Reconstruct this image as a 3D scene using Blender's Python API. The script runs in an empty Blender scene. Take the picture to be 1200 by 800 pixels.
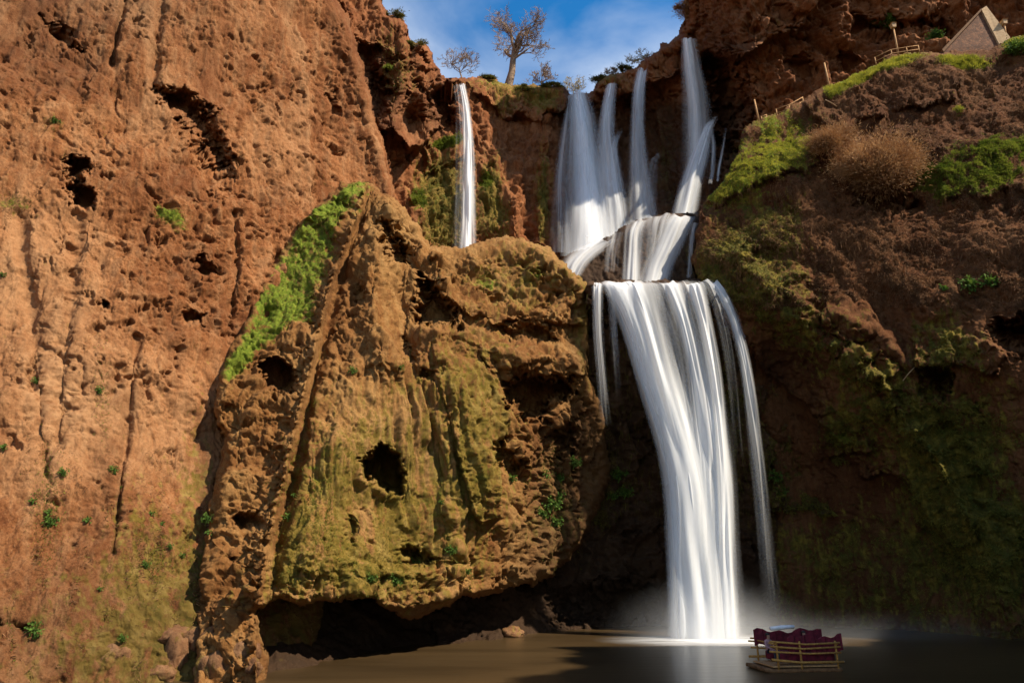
import bpy, math, random
import numpy as np
from concurrent.futures import ThreadPoolExecutor
from mathutils import Vector, Matrix
random.seed(7); RNG = np.random.default_rng(11)
SC = bpy.context.scene
COL = SC.collection
R = math.radians

# ------------------------------------------------------------------ camera, sky, sun, exposure
PITCH = R(18.0); CAM = np.array([0.0, 0.0, 5.0]); F = 800.0
cam_d = bpy.data.cameras.new('camera'); cam = bpy.data.objects.new('camera', cam_d); COL.objects.link(cam)
cam_d.sensor_width = 36; cam_d.lens = 24; cam_d.clip_start = 0.1; cam_d.clip_end = 6000
cam.location = CAM; cam.rotation_euler = (R(90) + PITCH, 0, 0)
SC.camera = cam

SUN_TO = Vector((0.60, -0.25, 0.76)).normalized()       # direction towards the sun
SUN_STR, SKY_STR, EXPO = 5.0, 0.055, 0.9
sun_d = bpy.data.lights.new('sun', 'SUN'); sun = bpy.data.objects.new('sun', sun_d); COL.objects.link(sun)
sun_d.energy = SUN_STR; sun_d.angle = R(0.5); sun_d.color = (1.0, 0.89, 0.72)
sun.rotation_euler = (-SUN_TO).to_track_quat('-Z', 'Y').to_euler()
W = bpy.data.worlds.new('World'); SC.world = W; W.use_nodes = True
nt = W.node_tree; nt.nodes.clear()
def N(nt, t, **kw):
    n = nt.nodes.new(t)
    for k, v in kw.items():
        if k.startswith('i_'): n.inputs[k[2:].replace('_', ' ')].default_value = v
        else: setattr(n, k, v)
    return n
wo = N(nt, 'ShaderNodeOutputWorld'); bg = N(nt, 'ShaderNodeBackground'); bg.inputs[1].default_value = SKY_STR
sky = N(nt, 'ShaderNodeTexSky', sky_type='NISHITA', sun_disc=False)
sky.sun_elevation = math.asin(SUN_TO.z); sky.sun_rotation = math.atan2(SUN_TO.x, SUN_TO.y)
sky.altitude = 300; sky.air_density = 1.3; sky.dust_density = 0.4; sky.ozone_density = 2.0
tc = N(nt, 'ShaderNodeTexCoord')
mp = N(nt, 'ShaderNodeMapping'); mp.inputs['Scale'].default_value = (1.5, 1.0, 2.6); mp.inputs['Rotation'].default_value = (0, R(42), R(8)); mp.inputs['Location'].default_value = (0.35, 0.2, 0.1)
cn = N(nt, 'ShaderNodeTexNoise', i_Scale=2.6, i_Detail=6.0, i_Roughness=0.5, i_Distortion=0.4)
cr = N(nt, 'ShaderNodeValToRGB'); cr.color_ramp.elements[0].position = 0.36; cr.color_ramp.elements[1].position = 0.74
sp = N(nt, 'ShaderNodeSeparateXYZ')
mr = N(nt, 'ShaderNodeMapRange'); mr.inputs[1].default_value = 0.74; mr.inputs[2].default_value = 0.58; mr.inputs[3].default_value = 0.22; mr.inputs[4].default_value = 1.0
mul = N(nt, 'ShaderNodeMath', operation='MULTIPLY')
hs = N(nt, 'ShaderNodeHueSaturation'); hs.inputs['Saturation'].default_value = 1.45; hs.inputs['Value'].default_value = 1.7
mx = N(nt, 'ShaderNodeMix', data_type='RGBA'); mx.inputs[7].default_value = (11.5, 12.0, 12.6, 1)
L = nt.links.new
L(tc.outputs['Generated'], mp.inputs[0]); L(mp.outputs[0], cn.inputs['Vector']); L(cn.outputs['Fac'], cr.inputs[0])
L(tc.outputs['Generated'], sp.inputs[0]); L(sp.outputs[2], mr.inputs[0])
L(cr.outputs[0], mul.inputs[0]); L(mr.outputs[0], mul.inputs[1])
L(mul.outputs[0], mx.inputs[0]); L(sky.outputs[0], hs.inputs['Color']); L(hs.outputs[0], mx.inputs[6]); L(mx.outputs[2], bg.inputs[0]); L(bg.outputs[0], wo.inputs[0])
vs = SC.view_settings; vs.view_transform = 'Standard'; vs.look = 'None'; vs.exposure = EXPO; vs.gamma = 1; vs.use_curve_mapping = False
SC.cycles.max_bounces = 8; SC.cycles.diffuse_bounces = 2; SC.cycles.transparent_max_bounces = 24; SC.cycles.volume_bounces = 1
SC.cycles.use_denoising = True

# ------------------------------------------------------------------ numpy noise
POOL = ThreadPoolExecutor(4)
def _h(ix, iy, iz, s):
    with np.errstate(over='ignore'):
        h = (ix.astype(np.uint32) * np.uint32(374761393) + iy.astype(np.uint32) * np.uint32(668265263)
             + iz.astype(np.uint32) * np.uint32(2147483647 - 1) * np.uint32(97) + np.uint32((s * 2654435761) & 0xffffffff))
        h = (h ^ (h >> np.uint32(13))) * np.uint32(1274126177)
        h = (h ^ (h >> np.uint32(15))) * np.uint32(2246822519)
        return h ^ (h >> np.uint32(16))
GR = np.array([(1,1,0),(-1,1,0),(1,-1,0),(-1,-1,0),(1,0,1),(-1,0,1),(1,0,-1),(-1,0,-1),(0,1,1),(0,-1,1),(0,1,-1),(0,-1,-1),(1,1,0),(0,-1,1),(-1,1,0),(0,-1,-1)], np.float32)
def _perlin(P, s):
    P = P.astype(np.float32); I = np.floor(P).astype(np.int32); f = P - I
    u = f * f * f * (f * (f * 6 - 15) + 10)
    out = np.zeros(len(P), np.float32)
    for dx in (0, 1):
        wx = u[:, 0] if dx else 1 - u[:, 0]
        for dy in (0, 1):
            wy = u[:, 1] if dy else 1 - u[:, 1]
            for dz in (0, 1):
                wz = u[:, 2] if dz else 1 - u[:, 2]
                g = GR[_h(I[:, 0] + dx, I[:, 1] + dy, I[:, 2] + dz, s) & np.uint32(15)]
                out += wx * wy * wz * (g[:, 0] * (f[:, 0] - dx) + g[:, 1] * (f[:, 1] - dy) + g[:, 2] * (f[:, 2] - dz))
    return out
def _worley(P, s):
    P = P.astype(np.float32); I = np.floor(P).astype(np.int32); f = P - I
    d1 = np.full(len(P), 9, np.float32); d2 = d1.copy()
    for dx in (-1, 0, 1):
        for dy in (-1, 0, 1):
            for dz in (-1, 0, 1):
                h = _h(I[:, 0] + dx, I[:, 1] + dy, I[:, 2] + dz, s)
                ox = dx + (h & np.uint32(1023)) / np.float32(1023) - f[:, 0]
                oy = dy + ((h >> np.uint32(10)) & np.uint32(1023)) / np.float32(1023) - f[:, 1]
                oz = dz + ((h >> np.uint32(20)) & np.uint32(1023)) / np.float32(1023) - f[:, 2]
                d = ox * ox + oy * oy + oz * oz
                lo = d < d1
                d2 = np.where(lo, d1, np.minimum(d2, d)); d1 = np.where(lo, d, d1)
    return np.stack([np.sqrt(d1), np.sqrt(d2)], 1)
def _par(fn, P, s):
    n = len(P); ch = 60000
    if n <= ch: return fn(P, s)
    parts = list(POOL.map(lambda a: fn(P[a:a + ch], s), range(0, n, ch)))
    return np.concatenate(parts)
def noise(P, sc, s=0):
    return _par(_perlin, P * np.asarray(sc, np.float32), s)
def worley(P, sc, s=0):
    return _par(_worley, P * np.asarray(sc, np.float32), s)
def fbm(P, sc, o=4, s=0, g=0.5, ridged=False):
    a, t, out = 1.0, 0.0, 0.0
    sc = np.asarray(sc, np.float32)
    for k in range(o):
        n = noise(P, sc, s + k * 17)
        if ridged: n = 0.5 - np.abs(n) * 1.6
        out = out + a * n; t += a; a *= g; sc = sc * 2.03
    return out / t
def sstep(a, b, x):
    t = np.clip((x - a) / (b - a), 0, 1); return t * t * (3 - 2 * t)

# ------------------------------------------------------------------ photo pixel + distance -> world point
def at(px, py, Y):
    px = np.asarray(px, np.float64); py = np.asarray(py, np.float64); Y = np.asarray(Y, np.float64)
    u = (px - 600) / F; v = (400 - py) / F
    ry = math.cos(PITCH) - v * math.sin(PITCH); rz = math.sin(PITCH) + v * math.cos(PITCH)
    return np.stack(np.broadcast_arrays(CAM[0] + u / ry * Y, CAM[1] + Y, CAM[2] + rz / ry * Y), -1)
def pt(px, py, Y): return Vector(at(px, py, Y))
def sdpoly(X, Yp, poly):
    """signed distance in px to a polygon, positive inside"""
    P = np.stack([X, Yp], -1).astype(np.float32); n = len(poly)
    best = np.full(X.shape, 1e12, np.float32); ins = np.zeros(X.shape, bool)
    for i in range(n):
        a = np.array(poly[i], np.float32); b = np.array(poly[(i + 1) % n], np.float32); e = b - a
        w = P - a; t = np.clip((w @ e) / max(float(e @ e), 1e-6), 0, 1)
        d = w - t[..., None] * e; best = np.minimum(best, (d * d).sum(-1))
        c = (a[1] > P[..., 1]) != (b[1] > P[..., 1])
        with np.errstate(divide='ignore', invalid='ignore'):
            xi = (b[0] - a[0]) * (P[..., 1] - a[1]) / (b[1] - a[1] + 1e-9) + a[0]
        ins ^= c & (P[..., 0] < xi)
    d = np.sqrt(best); return np.where(ins, d, -d)
def dline(X, Yp, pl):
    P = np.stack([X, Yp], -1).astype(np.float32); best = np.full(X.shape, 1e12, np.float32)
    for a, b in zip(pl[:-1], pl[1:]):
        a = np.array(a, np.float32); b = np.array(b, np.float32); e = b - a; w = P - a
        t = np.clip((w @ e) / max(float(e @ e), 1e-6), 0, 1); d = w - t[..., None] * e
        best = np.minimum(best, (d * d).sum(-1))
    return np.sqrt(best)
def tps(ctrl, X, Yp):
    c = np.array(ctrl, float); n = len(c); p = c[:, :2] / 300.0
    def U(r2): return 0.5 * r2 * np.log(r2 + 1e-9)
    K = U(((p[:, None] - p[None]) ** 2).sum(-1)) + np.eye(n) * 0.02
    A = np.zeros((n + 3, n + 3)); A[:n, :n] = K; A[:n, n] = 1; A[:n, n + 1:] = p; A[n, :n] = 1; A[n + 1:, :n] = p.T
    w = np.linalg.solve(A, np.concatenate([c[:, 2], np.zeros(3)]))
    x = X.ravel() / 300.0; y = Yp.ravel() / 300.0
    out = w[n] + w[n + 1] * x + w[n + 2] * y
    for i in range(n): out = out + w[i] * U((x - p[i, 0]) ** 2 + (y - p[i, 1]) ** 2)
    return out.reshape(X.shape)
def blob(X, Yp, x, y, rx, ry, ang=0):
    a = R(ang); dx = X - x; dy = Yp - y
    u = (dx * math.cos(a) + dy * math.sin(a)) / rx; v = (-dx * math.sin(a) + dy * math.cos(a)) / ry
    return np.exp(-(u * u + v * v))

# ------------------------------------------------------------------ object helpers
def tag(o, label=None, cat=None, group=None, kind=None):
    if label: o['label'] = label
    if cat: o['category'] = cat
    if group: o['group'] = group
    if kind: o['kind'] = kind
    return o
def empty(name, loc, label, cat, group=None):
    o = bpy.data.objects.new(name, None); COL.objects.link(o); o.location = loc; o.empty_display_size = 0.3
    return tag(o, label, cat, group)
def mesh_np(name, V, Fq, mat, parent=None, attrs=None, smooth=True, origin=None):
    """V (n,3) world; Fq (m,k) int faces"""
    V = np.asarray(V, np.float32); Fq = np.asarray(Fq, np.int32)
    me = bpy.data.meshes.new(name); k = Fq.shape[1]
    o = bpy.data.objects.new(name, me); COL.objects.link(o)
    if parent is not None:
        o.parent = parent; off = np.array(parent.location, np.float32)
    else:
        off = np.array(origin if origin is not None else (0, 0, 0), np.float32); o.location = off
    V = V - off
    me.vertices.add(len(V)); me.vertices.foreach_set('co', V.ravel())
    me.loops.add(Fq.size); me.loops.foreach_set('vertex_index', Fq.ravel())
    me.polygons.add(len(Fq)); me.polygons.foreach_set('loop_start', np.arange(0, Fq.size, k, dtype=np.int32))
    me.polygons.foreach_set('loop_total', np.full(len(Fq), k, np.int32))
    me.update(calc_edges=True)
    me.polygons.foreach_set('use_smooth', np.full(len(Fq), smooth, bool))
    for a, d in (attrs or {}).items():
        me.attributes.new(a, 'FLOAT', 'POINT').data.foreach_set('value', np.asarray(d, np.float32).ravel())
    me.materials.append(mat); me.update()
    return o
class MB:
    """collects tubes, boxes and lathes into one mesh of world-space polygons"""
    def __init__(s): s.v = []; s.f = []
    def tube(s, pts, rad, n=6, cap=True):
        pts = [Vector(p) for p in pts]; base = len(s.v); up = Vector((0.13, 0.21, 0.97))
        for i, p in enumerate(pts):
            t = (pts[min(i + 1, len(pts) - 1)] - pts[max(i - 1, 0)]).normalized()
            a = t.cross(up)
            if a.length < 0.05: a = t.cross(Vector((1, 0.1, 0)))
            a.normalize(); b = t.cross(a); r = rad[i] if hasattr(rad, '__len__') else rad
            for k in range(n):
                w = 2 * math.pi * k / n; s.v.append(tuple(p + a * (r * math.cos(w)) + b * (r * math.sin(w))))
        for i in range(len(pts) - 1):
            for k in range(n):
                q = base + i * n; s.f.append((q + k, q + (k + 1) % n, q + n + (k + 1) % n, q + n + k))
        if cap:
            s.f.append(tuple(base + k for k in range(n))[::-1]); q = base + (len(pts) - 1) * n; s.f.append(tuple(q + k for k in range(n)))
    def box(s, c, size, rot=None, taper=1.0):
        b = len(s.v); M = rot or Matrix.Identity(3); c = Vector(c)
        for z in (-1, 1):
            for x, y in ((-1, -1), (1, -1), (1, 1), (-1, 1)):
                k = taper if z > 0 else 1
                s.v.append(tuple(c + M @ Vector((x * size[0] / 2 * k, y * size[1] / 2 * k, z * size[2] / 2))))
        for q in ((3, 2, 1, 0), (4, 5, 6, 7), (0, 1, 5, 4), (1, 2, 6, 5), (2, 3, 7, 6), (3, 0, 4, 7)): s.f.append(tuple(b + i for i in q))
    def poly(s, pts):
        b = len(s.v); s.v += [tuple(p) for p in pts]; s.f.append(tuple(range(b, b + len(pts))))
    def build(s, name, mat, parent=None, origin=None, smooth=False, bevel=0):
        me = bpy.data.meshes.new(name); o = bpy.data.objects.new(name, me); COL.objects.link(o)
        off = parent.location.copy() if parent is not None else Vector(origin or (0, 0, 0))
        if parent is not None: o.parent = parent
        else: o.location = off
        me.from_pydata([tuple(Vector(v) - off) for v in s.v], [], s.f); me.materials.append(mat)
        if smooth: me.polygons.foreach_set('use_smooth', [True] * len(me.polygons))
        if bevel:
            m = o.modifiers.new('bevel', 'BEVEL'); m.width = bevel; m.segments = 2
        me.update(); return o

# ------------------------------------------------------------------ materials
def mat_new(name):
    m = bpy.data.materials.new(name); m.use_nodes = True; t = m.node_tree; t.nodes.clear()
    o = t.nodes.new('ShaderNodeOutputMaterial'); b = t.nodes.new('ShaderNodeBsdfPrincipled'); t.links.new(b.outputs[0], o.inputs[0])
    return m, t, b, o
def ramp(t, src, stops):
    r = t.nodes.new('ShaderNodeValToRGB'); e = r.color_ramp.elements
    while len(e) < len(stops): e.new(0.5)
    for i, (p, c) in enumerate(stops): e[i].position = p; e[i].color = (*c, 1) if len(c) == 3 else c
    t.links.new(src, r.inputs[0]); return r.outputs[0]
def mixc(t, f, a, b):
    m = t.nodes.new('ShaderNodeMix'); m.data_type = 'RGBA'
    for sock, v in ((0, f), (6, a), (7, b)):
        if hasattr(v, 'links'): t.links.new(v, m.inputs[sock])
        else: m.inputs[sock].default_value = v if not hasattr(v, '__len__') else (*v, 1)[:4]
    return m.outputs[2]
def mth(t, op, a, b=None, clamp=False):
    m = t.nodes.new('ShaderNodeMath'); m.operation = op; m.use_clamp = clamp
    for i, v in enumerate((a, b)):
        if v is None: continue
        if hasattr(v, 'links'): t.links.new(v, m.inputs[i])
        else: m.inputs[i].default_value = v
    return m.outputs[0]
def nz(t, vec, scale, detail=4, rough=0.55, dist=0.0):
    n = t.nodes.new('ShaderNodeTexNoise'); n.inputs['Scale'].default_value = scale; n.inputs['Detail'].default_value = detail
    n.inputs['Roughness'].default_value = rough; n.inputs['Distortion'].default_value = dist
    t.links.new(vec, n.inputs['Vector']); return n.outputs['Fac']
def mapv(t, vec, sc, loc=(0, 0, 0)):
    m = t.nodes.new('ShaderNodeMapping'); m.inputs['Scale'].default_value = sc; m.inputs['Location'].default_value = loc
    t.links.new(vec, m.inputs[0]); return m.outputs[0]
def attr(t, n):
    a = t.nodes.new('ShaderNodeAttribute'); a.attribute_name = n; return a.outputs['Fac']

def rock_material(name, c_dark, c_mid, c_light, c_pale, moss_a=(0.145, 0.098, 0.016), moss_b=(0.072, 0.072, 0.010), moss_c=(0.24, 0.165, 0.045), bump=0.8):
    c_dark, c_mid, c_light, c_pale = [tuple(x * 0.78 for x in c) for c in (c_dark, c_mid, c_light, c_pale)]
    m, t, b, o = mat_new(name)
    g = t.nodes.new('ShaderNodeNewGeometry').outputs['Position']
    n1 = nz(t, g, 0.22, 5, 0.6, 0.6); n2 = nz(t, g, 1.7, 6, 0.65); n3 = nz(t, g, 9.0, 4, 0.6)
    st = nz(t, mapv(t, g, (1.6, 1.6, 0.13)), 1.0, 5, 0.6, 0.4)
    col = ramp(t, mth(t, 'ADD', mth(t, 'MULTIPLY', n1, 0.55), mth(t, 'MULTIPLY', n2, 0.45)), [(0.33, c_dark), (0.47, c_mid), (0.62, c_light)])
    col = mixc(t, mth(t, 'MULTIPLY', ramp(t, st, [(0.45, (0, 0, 0)), (0.66, (1, 1, 1))]), 0.45), col, c_pale)
    col = mixc(t, mth(t, 'MULTIPLY', ramp(t, st, [(0.30, (1, 1, 1)), (0.43, (0, 0, 0))]), 0.6), col, c_dark)
    # grain: small pale and dark specks of the tufa
    col = mixc(t, mth(t, 'MULTIPLY', ramp(t, n3, [(0.30, (1, 1, 1)), (0.46, (0, 0, 0))]), 0.55), col, tuple(x * 0.45 for x in c_dark))
    col = mixc(t, mth(t, 'MULTIPLY', ramp(t, n3, [(0.56, (0, 0, 0)), (0.70, (1, 1, 1))]), 0.40), col, c_pale)
    n4 = nz(t, g, 26.0, 3, 0.7); n5 = nz(t, mapv(t, g, (3.0, 3.0, 2.2)), 1.0, 6, 0.75, 1.2)
    col = mixc(t, mth(t, 'MULTIPLY', ramp(t, n5, [(0.34, (1, 1, 1)), (0.47, (0, 0, 0))]), 0.60), col, tuple(x * 0.55 for x in c_dark))
    col = mixc(t, mth(t, 'MULTIPLY', ramp(t, n4, [(0.32, (1, 1, 1)), (0.50, (0, 0, 0))]), 0.50), col, tuple(x * 0.5 for x in c_dark))
    col = mixc(t, mth(t, 'MULTIPLY', ramp(t, n5, [(0.55, (0, 0, 0)), (0.72, (1, 1, 1))]), 0.35), col, c_pale)
    zb = nz(t, mapv(t, g, (0.16, 0.16, 0.05)), 1.0, 4, 0.55, 0.8)
    col = mixc(t, mth(t, 'MULTIPLY', ramp(t, zb, [(0.38, (1, 1, 1)), (0.52, (0, 0, 0))]), 0.5), col, c_dark)
    col = mixc(t, mth(t, 'MULTIPLY', ramp(t, zb, [(0.52, (0, 0, 0)), (0.66, (1, 1, 1))]), 0.35), col, c_pale)
    st2 = nz(t, mapv(t, g, (4.5, 4.5, 0.22), (3, 7, 1)), 1.0, 4, 0.6, 0.3)
    col = mixc(t, mth(t, 'MULTIPLY', ramp(t, st2, [(0.34, (1, 1, 1)), (0.45, (0, 0, 0))]), 0.45), col, c_dark)
    pale = mth(t, 'MULTIPLY', attr(t, 'pale'), ramp(t, n2, [(0.30, (0.3,) * 3), (0.6, (1,) * 3)]))
    col = mixc(t, pale, col, c_pale)
    # moss
    mn = nz(t, g, 2.6, 6, 0.7); ms = nz(t, mapv(t, g, (2.2, 2.2, 0.25)), 1.0, 5, 0.6, 0.3)
    mcol = ramp(t, mth(t, 'ADD', mth(t, 'MULTIPLY', nz(t, g, 1.1, 5, 0.6), 0.6), mth(t, 'MULTIPLY', ms, 0.4)), [(0.36, moss_b), (0.50, moss_a), (0.64, moss_c)])
    mm = mth(t, 'ADD', attr(t, 'moss'), mth(t, 'MULTIPLY', mth(t, 'SUBTRACT', mth(t, 'ADD', mth(t, 'MULTIPLY', mn, 0.45), mth(t, 'MULTIPLY', ms, 0.55)), 0.5), 3.2))
    mf = ramp(t, mm, [(0.38, (0, 0, 0)), (0.72, (0.92,) * 3)])
    col = mixc(t, mf, col, mcol)
    gcol = ramp(t, nz(t, g, 5.0, 4, 0.6), [(0.3, (0.06, 0.095, 0.010)), (0.5, (0.12, 0.165, 0.016)), (0.7, (0.22, 0.235, 0.03))])
    gf = ramp(t, mth(t, 'ADD', attr(t, 'grass'), mth(t, 'MULTIPLY', mth(t, 'SUBTRACT', mn, 0.5), 1.8)), [(0.32, (0, 0, 0)), (0.66, (0.95,) * 3)])
    col = mixc(t, gf, col, gcol)
    wet_shaded = attr(t, 'wet_shaded')
    col = mixc(t, mth(t, 'MULTIPLY', wet_shaded, 0.8), col, (0.026, 0.015, 0.008))  # darkens damp rock, and patches where shade is put into the colour
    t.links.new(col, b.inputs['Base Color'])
    t.links.new(mth(t, 'SUBTRACT', 0.95, mth(t, 'MULTIPLY', wet_shaded, 0.28)), b.inputs['Roughness'])
    b.inputs['Specular IOR Level'].default_value = 0.1
    bp = t.nodes.new('ShaderNodeBump'); bp.inputs['Strength'].default_value = bump; bp.inputs['Distance'].default_value = 0.12
    h = mth(t, 'ADD', mth(t, 'ADD', nz(t, g, 4.5, 8, 0.75), mth(t, 'MULTIPLY', n5, 0.9)), mth(t, 'MULTIPLY', nz(t, g, 17.0, 5, 0.7), 0.6))
    t.links.new(h, bp.inputs['Height']); t.links.new(bp.outputs[0], b.inputs['Normal'])
    return m
M_RED = rock_material('red_tufa', (0.125, 0.039, 0.013), (0.265, 0.094, 0.030), (0.38, 0.152, 0.055), (0.50, 0.275, 0.13))
M_BUT = rock_material('mossy_tufa', (0.15, 0.055, 0.017), (0.28, 0.125, 0.036), (0.37, 0.185, 0.06), (0.42, 0.25, 0.095))
M_BACK = rock_material('upper_rock', (0.11, 0.035, 0.012), (0.26, 0.085, 0.028), (0.38, 0.14, 0.05), (0.42, 0.20, 0.09), moss_b=(0.04, 0.075, 0.01))
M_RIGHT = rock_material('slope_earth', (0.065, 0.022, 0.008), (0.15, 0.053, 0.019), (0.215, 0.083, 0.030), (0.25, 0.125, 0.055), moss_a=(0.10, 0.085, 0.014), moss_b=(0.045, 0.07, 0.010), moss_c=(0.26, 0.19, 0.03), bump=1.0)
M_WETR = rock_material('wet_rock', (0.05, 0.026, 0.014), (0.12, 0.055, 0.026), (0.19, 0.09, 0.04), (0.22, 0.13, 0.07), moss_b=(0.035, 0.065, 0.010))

def simple(name, c1, c2, scale=6.0, rough=0.85, rnd=False, trans=0.0, bump=0.0):
    m, t, b, o = mat_new(name)
    if rnd: f = attr(t, 'rnd'); stops = [(0.0, c1), (1.0, c2)]
    else:
        g = t.nodes.new('ShaderNodeTexCoord').outputs['Object']; f = nz(t, g, scale, 5, 0.6); stops = [(0.33, c1), (0.67, c2)]
    c = ramp(t, f, stops); t.links.new(c, b.inputs['Base Color']); b.inputs['Roughness'].default_value = rough
    b.inputs['Specular IOR Level'].default_value = 0.25
    if bump:
        bp = t.nodes.new('ShaderNodeBump'); bp.inputs['Strength'].default_value = bump; bp.inputs['Distance'].default_value = 0.03
        t.links.new(nz(t, g, scale * 3, 5, 0.6), bp.inputs['Height']); t.links.new(bp.outputs[0], b.inputs['Normal'])
    if trans:
        d = t.nodes.new('ShaderNodeBsdfTranslucent'); t.links.new(c, d.inputs[0]); mx_ = t.nodes.new('ShaderNodeMixShader'); mx_.inputs[0].default_value = trans
        t.links.new(b.outputs[0], mx_.inputs[1]); t.links.new(d.outputs[0], mx_.inputs[2]); t.links.new(mx_.outputs[0], o.inputs[0])
    return m
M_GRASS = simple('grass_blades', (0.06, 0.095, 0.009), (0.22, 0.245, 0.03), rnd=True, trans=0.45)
M_GRASSY = simple('sunny_grass_blades', (0.14, 0.16, 0.012), (0.46, 0.42, 0.05), rnd=True, trans=0.45)  # brighter copy of the grass, sunlight put into its colour
M_DRY = simple('dry_stems', (0.065, 0.028, 0.011), (0.25, 0.125, 0.052), rnd=True, trans=0.15)
M_BUSH = simple('dry_bush_twigs', (0.22, 0.10, 0.04), (0.52, 0.30, 0.13), rnd=True, trans=0.2)
M_LEAF = simple('plant_leaves', (0.03, 0.075, 0.010), (0.13, 0.21, 0.03), rnd=True, trans=0.3)
M_MOSSLEAF = simple('moss_tufts', (0.05, 0.055, 0.008), (0.17, 0.15, 0.02), rnd=True, trans=0.2)
M_BARK = simple('bark', (0.13, 0.085, 0.055), (0.30, 0.20, 0.13), 9.0)
M_TWIG = simple('twigs', (0.20, 0.14, 0.10), (0.36, 0.26, 0.18), 3.0)
M_TWIGP = simple('pale_twigs', (0.30, 0.25, 0.13), (0.45, 0.38, 0.22), 3.0)
M_WOOD = simple('weathered_wood', (0.30, 0.15, 0.06), (0.52, 0.30, 0.13), 8.0)
M_YWOOD = simple('yellow_wood', (0.26, 0.12, 0.025), (0.52, 0.27, 0.07), 8.0)
M_DWOOD = simple('dark_wood', (0.10, 0.045, 0.018), (0.22, 0.11, 0.045), 7.0)
M_STONE = rock_material('boulder_stone', (0.14, 0.06, 0.03), (0.27, 0.125, 0.055), (0.36, 0.18, 0.085), (0.42, 0.25, 0.13))
M_PLASTER = simple('pale_plaster', (0.36, 0.22, 0.11), (0.52, 0.36, 0.20), 4.0)
M_LAMP = simple('lantern_glass', (0.42, 0.24, 0.10), (0.55, 0.34, 0.15), 3.0, 0.4)
M_RED_C = simple('maroon_cloth', (0.07, 0.008, 0.014), (0.17, 0.015, 0.03), 5.0)
M_WHITE = simple('white_cloth', (0.62, 0.62, 0.64), (0.80, 0.80, 0.80), 5.0)
M_BLACK = simple('dark_cloth', (0.012, 0.012, 0.014), (0.03, 0.03, 0.035), 5.0)
M_SKIN = simple('skin', (0.30, 0.15, 0.09), (0.38, 0.20, 0.13), 5.0, 0.6)
M_PINK = simple('faded_pink_shirt', (0.32, 0.16, 0.17), (0.42, 0.24, 0.24), 5.0)
M_HAIR = simple('dark_hair', (0.010, 0.008, 0.006), (0.03, 0.02, 0.015), 9.0, 0.5)

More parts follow.
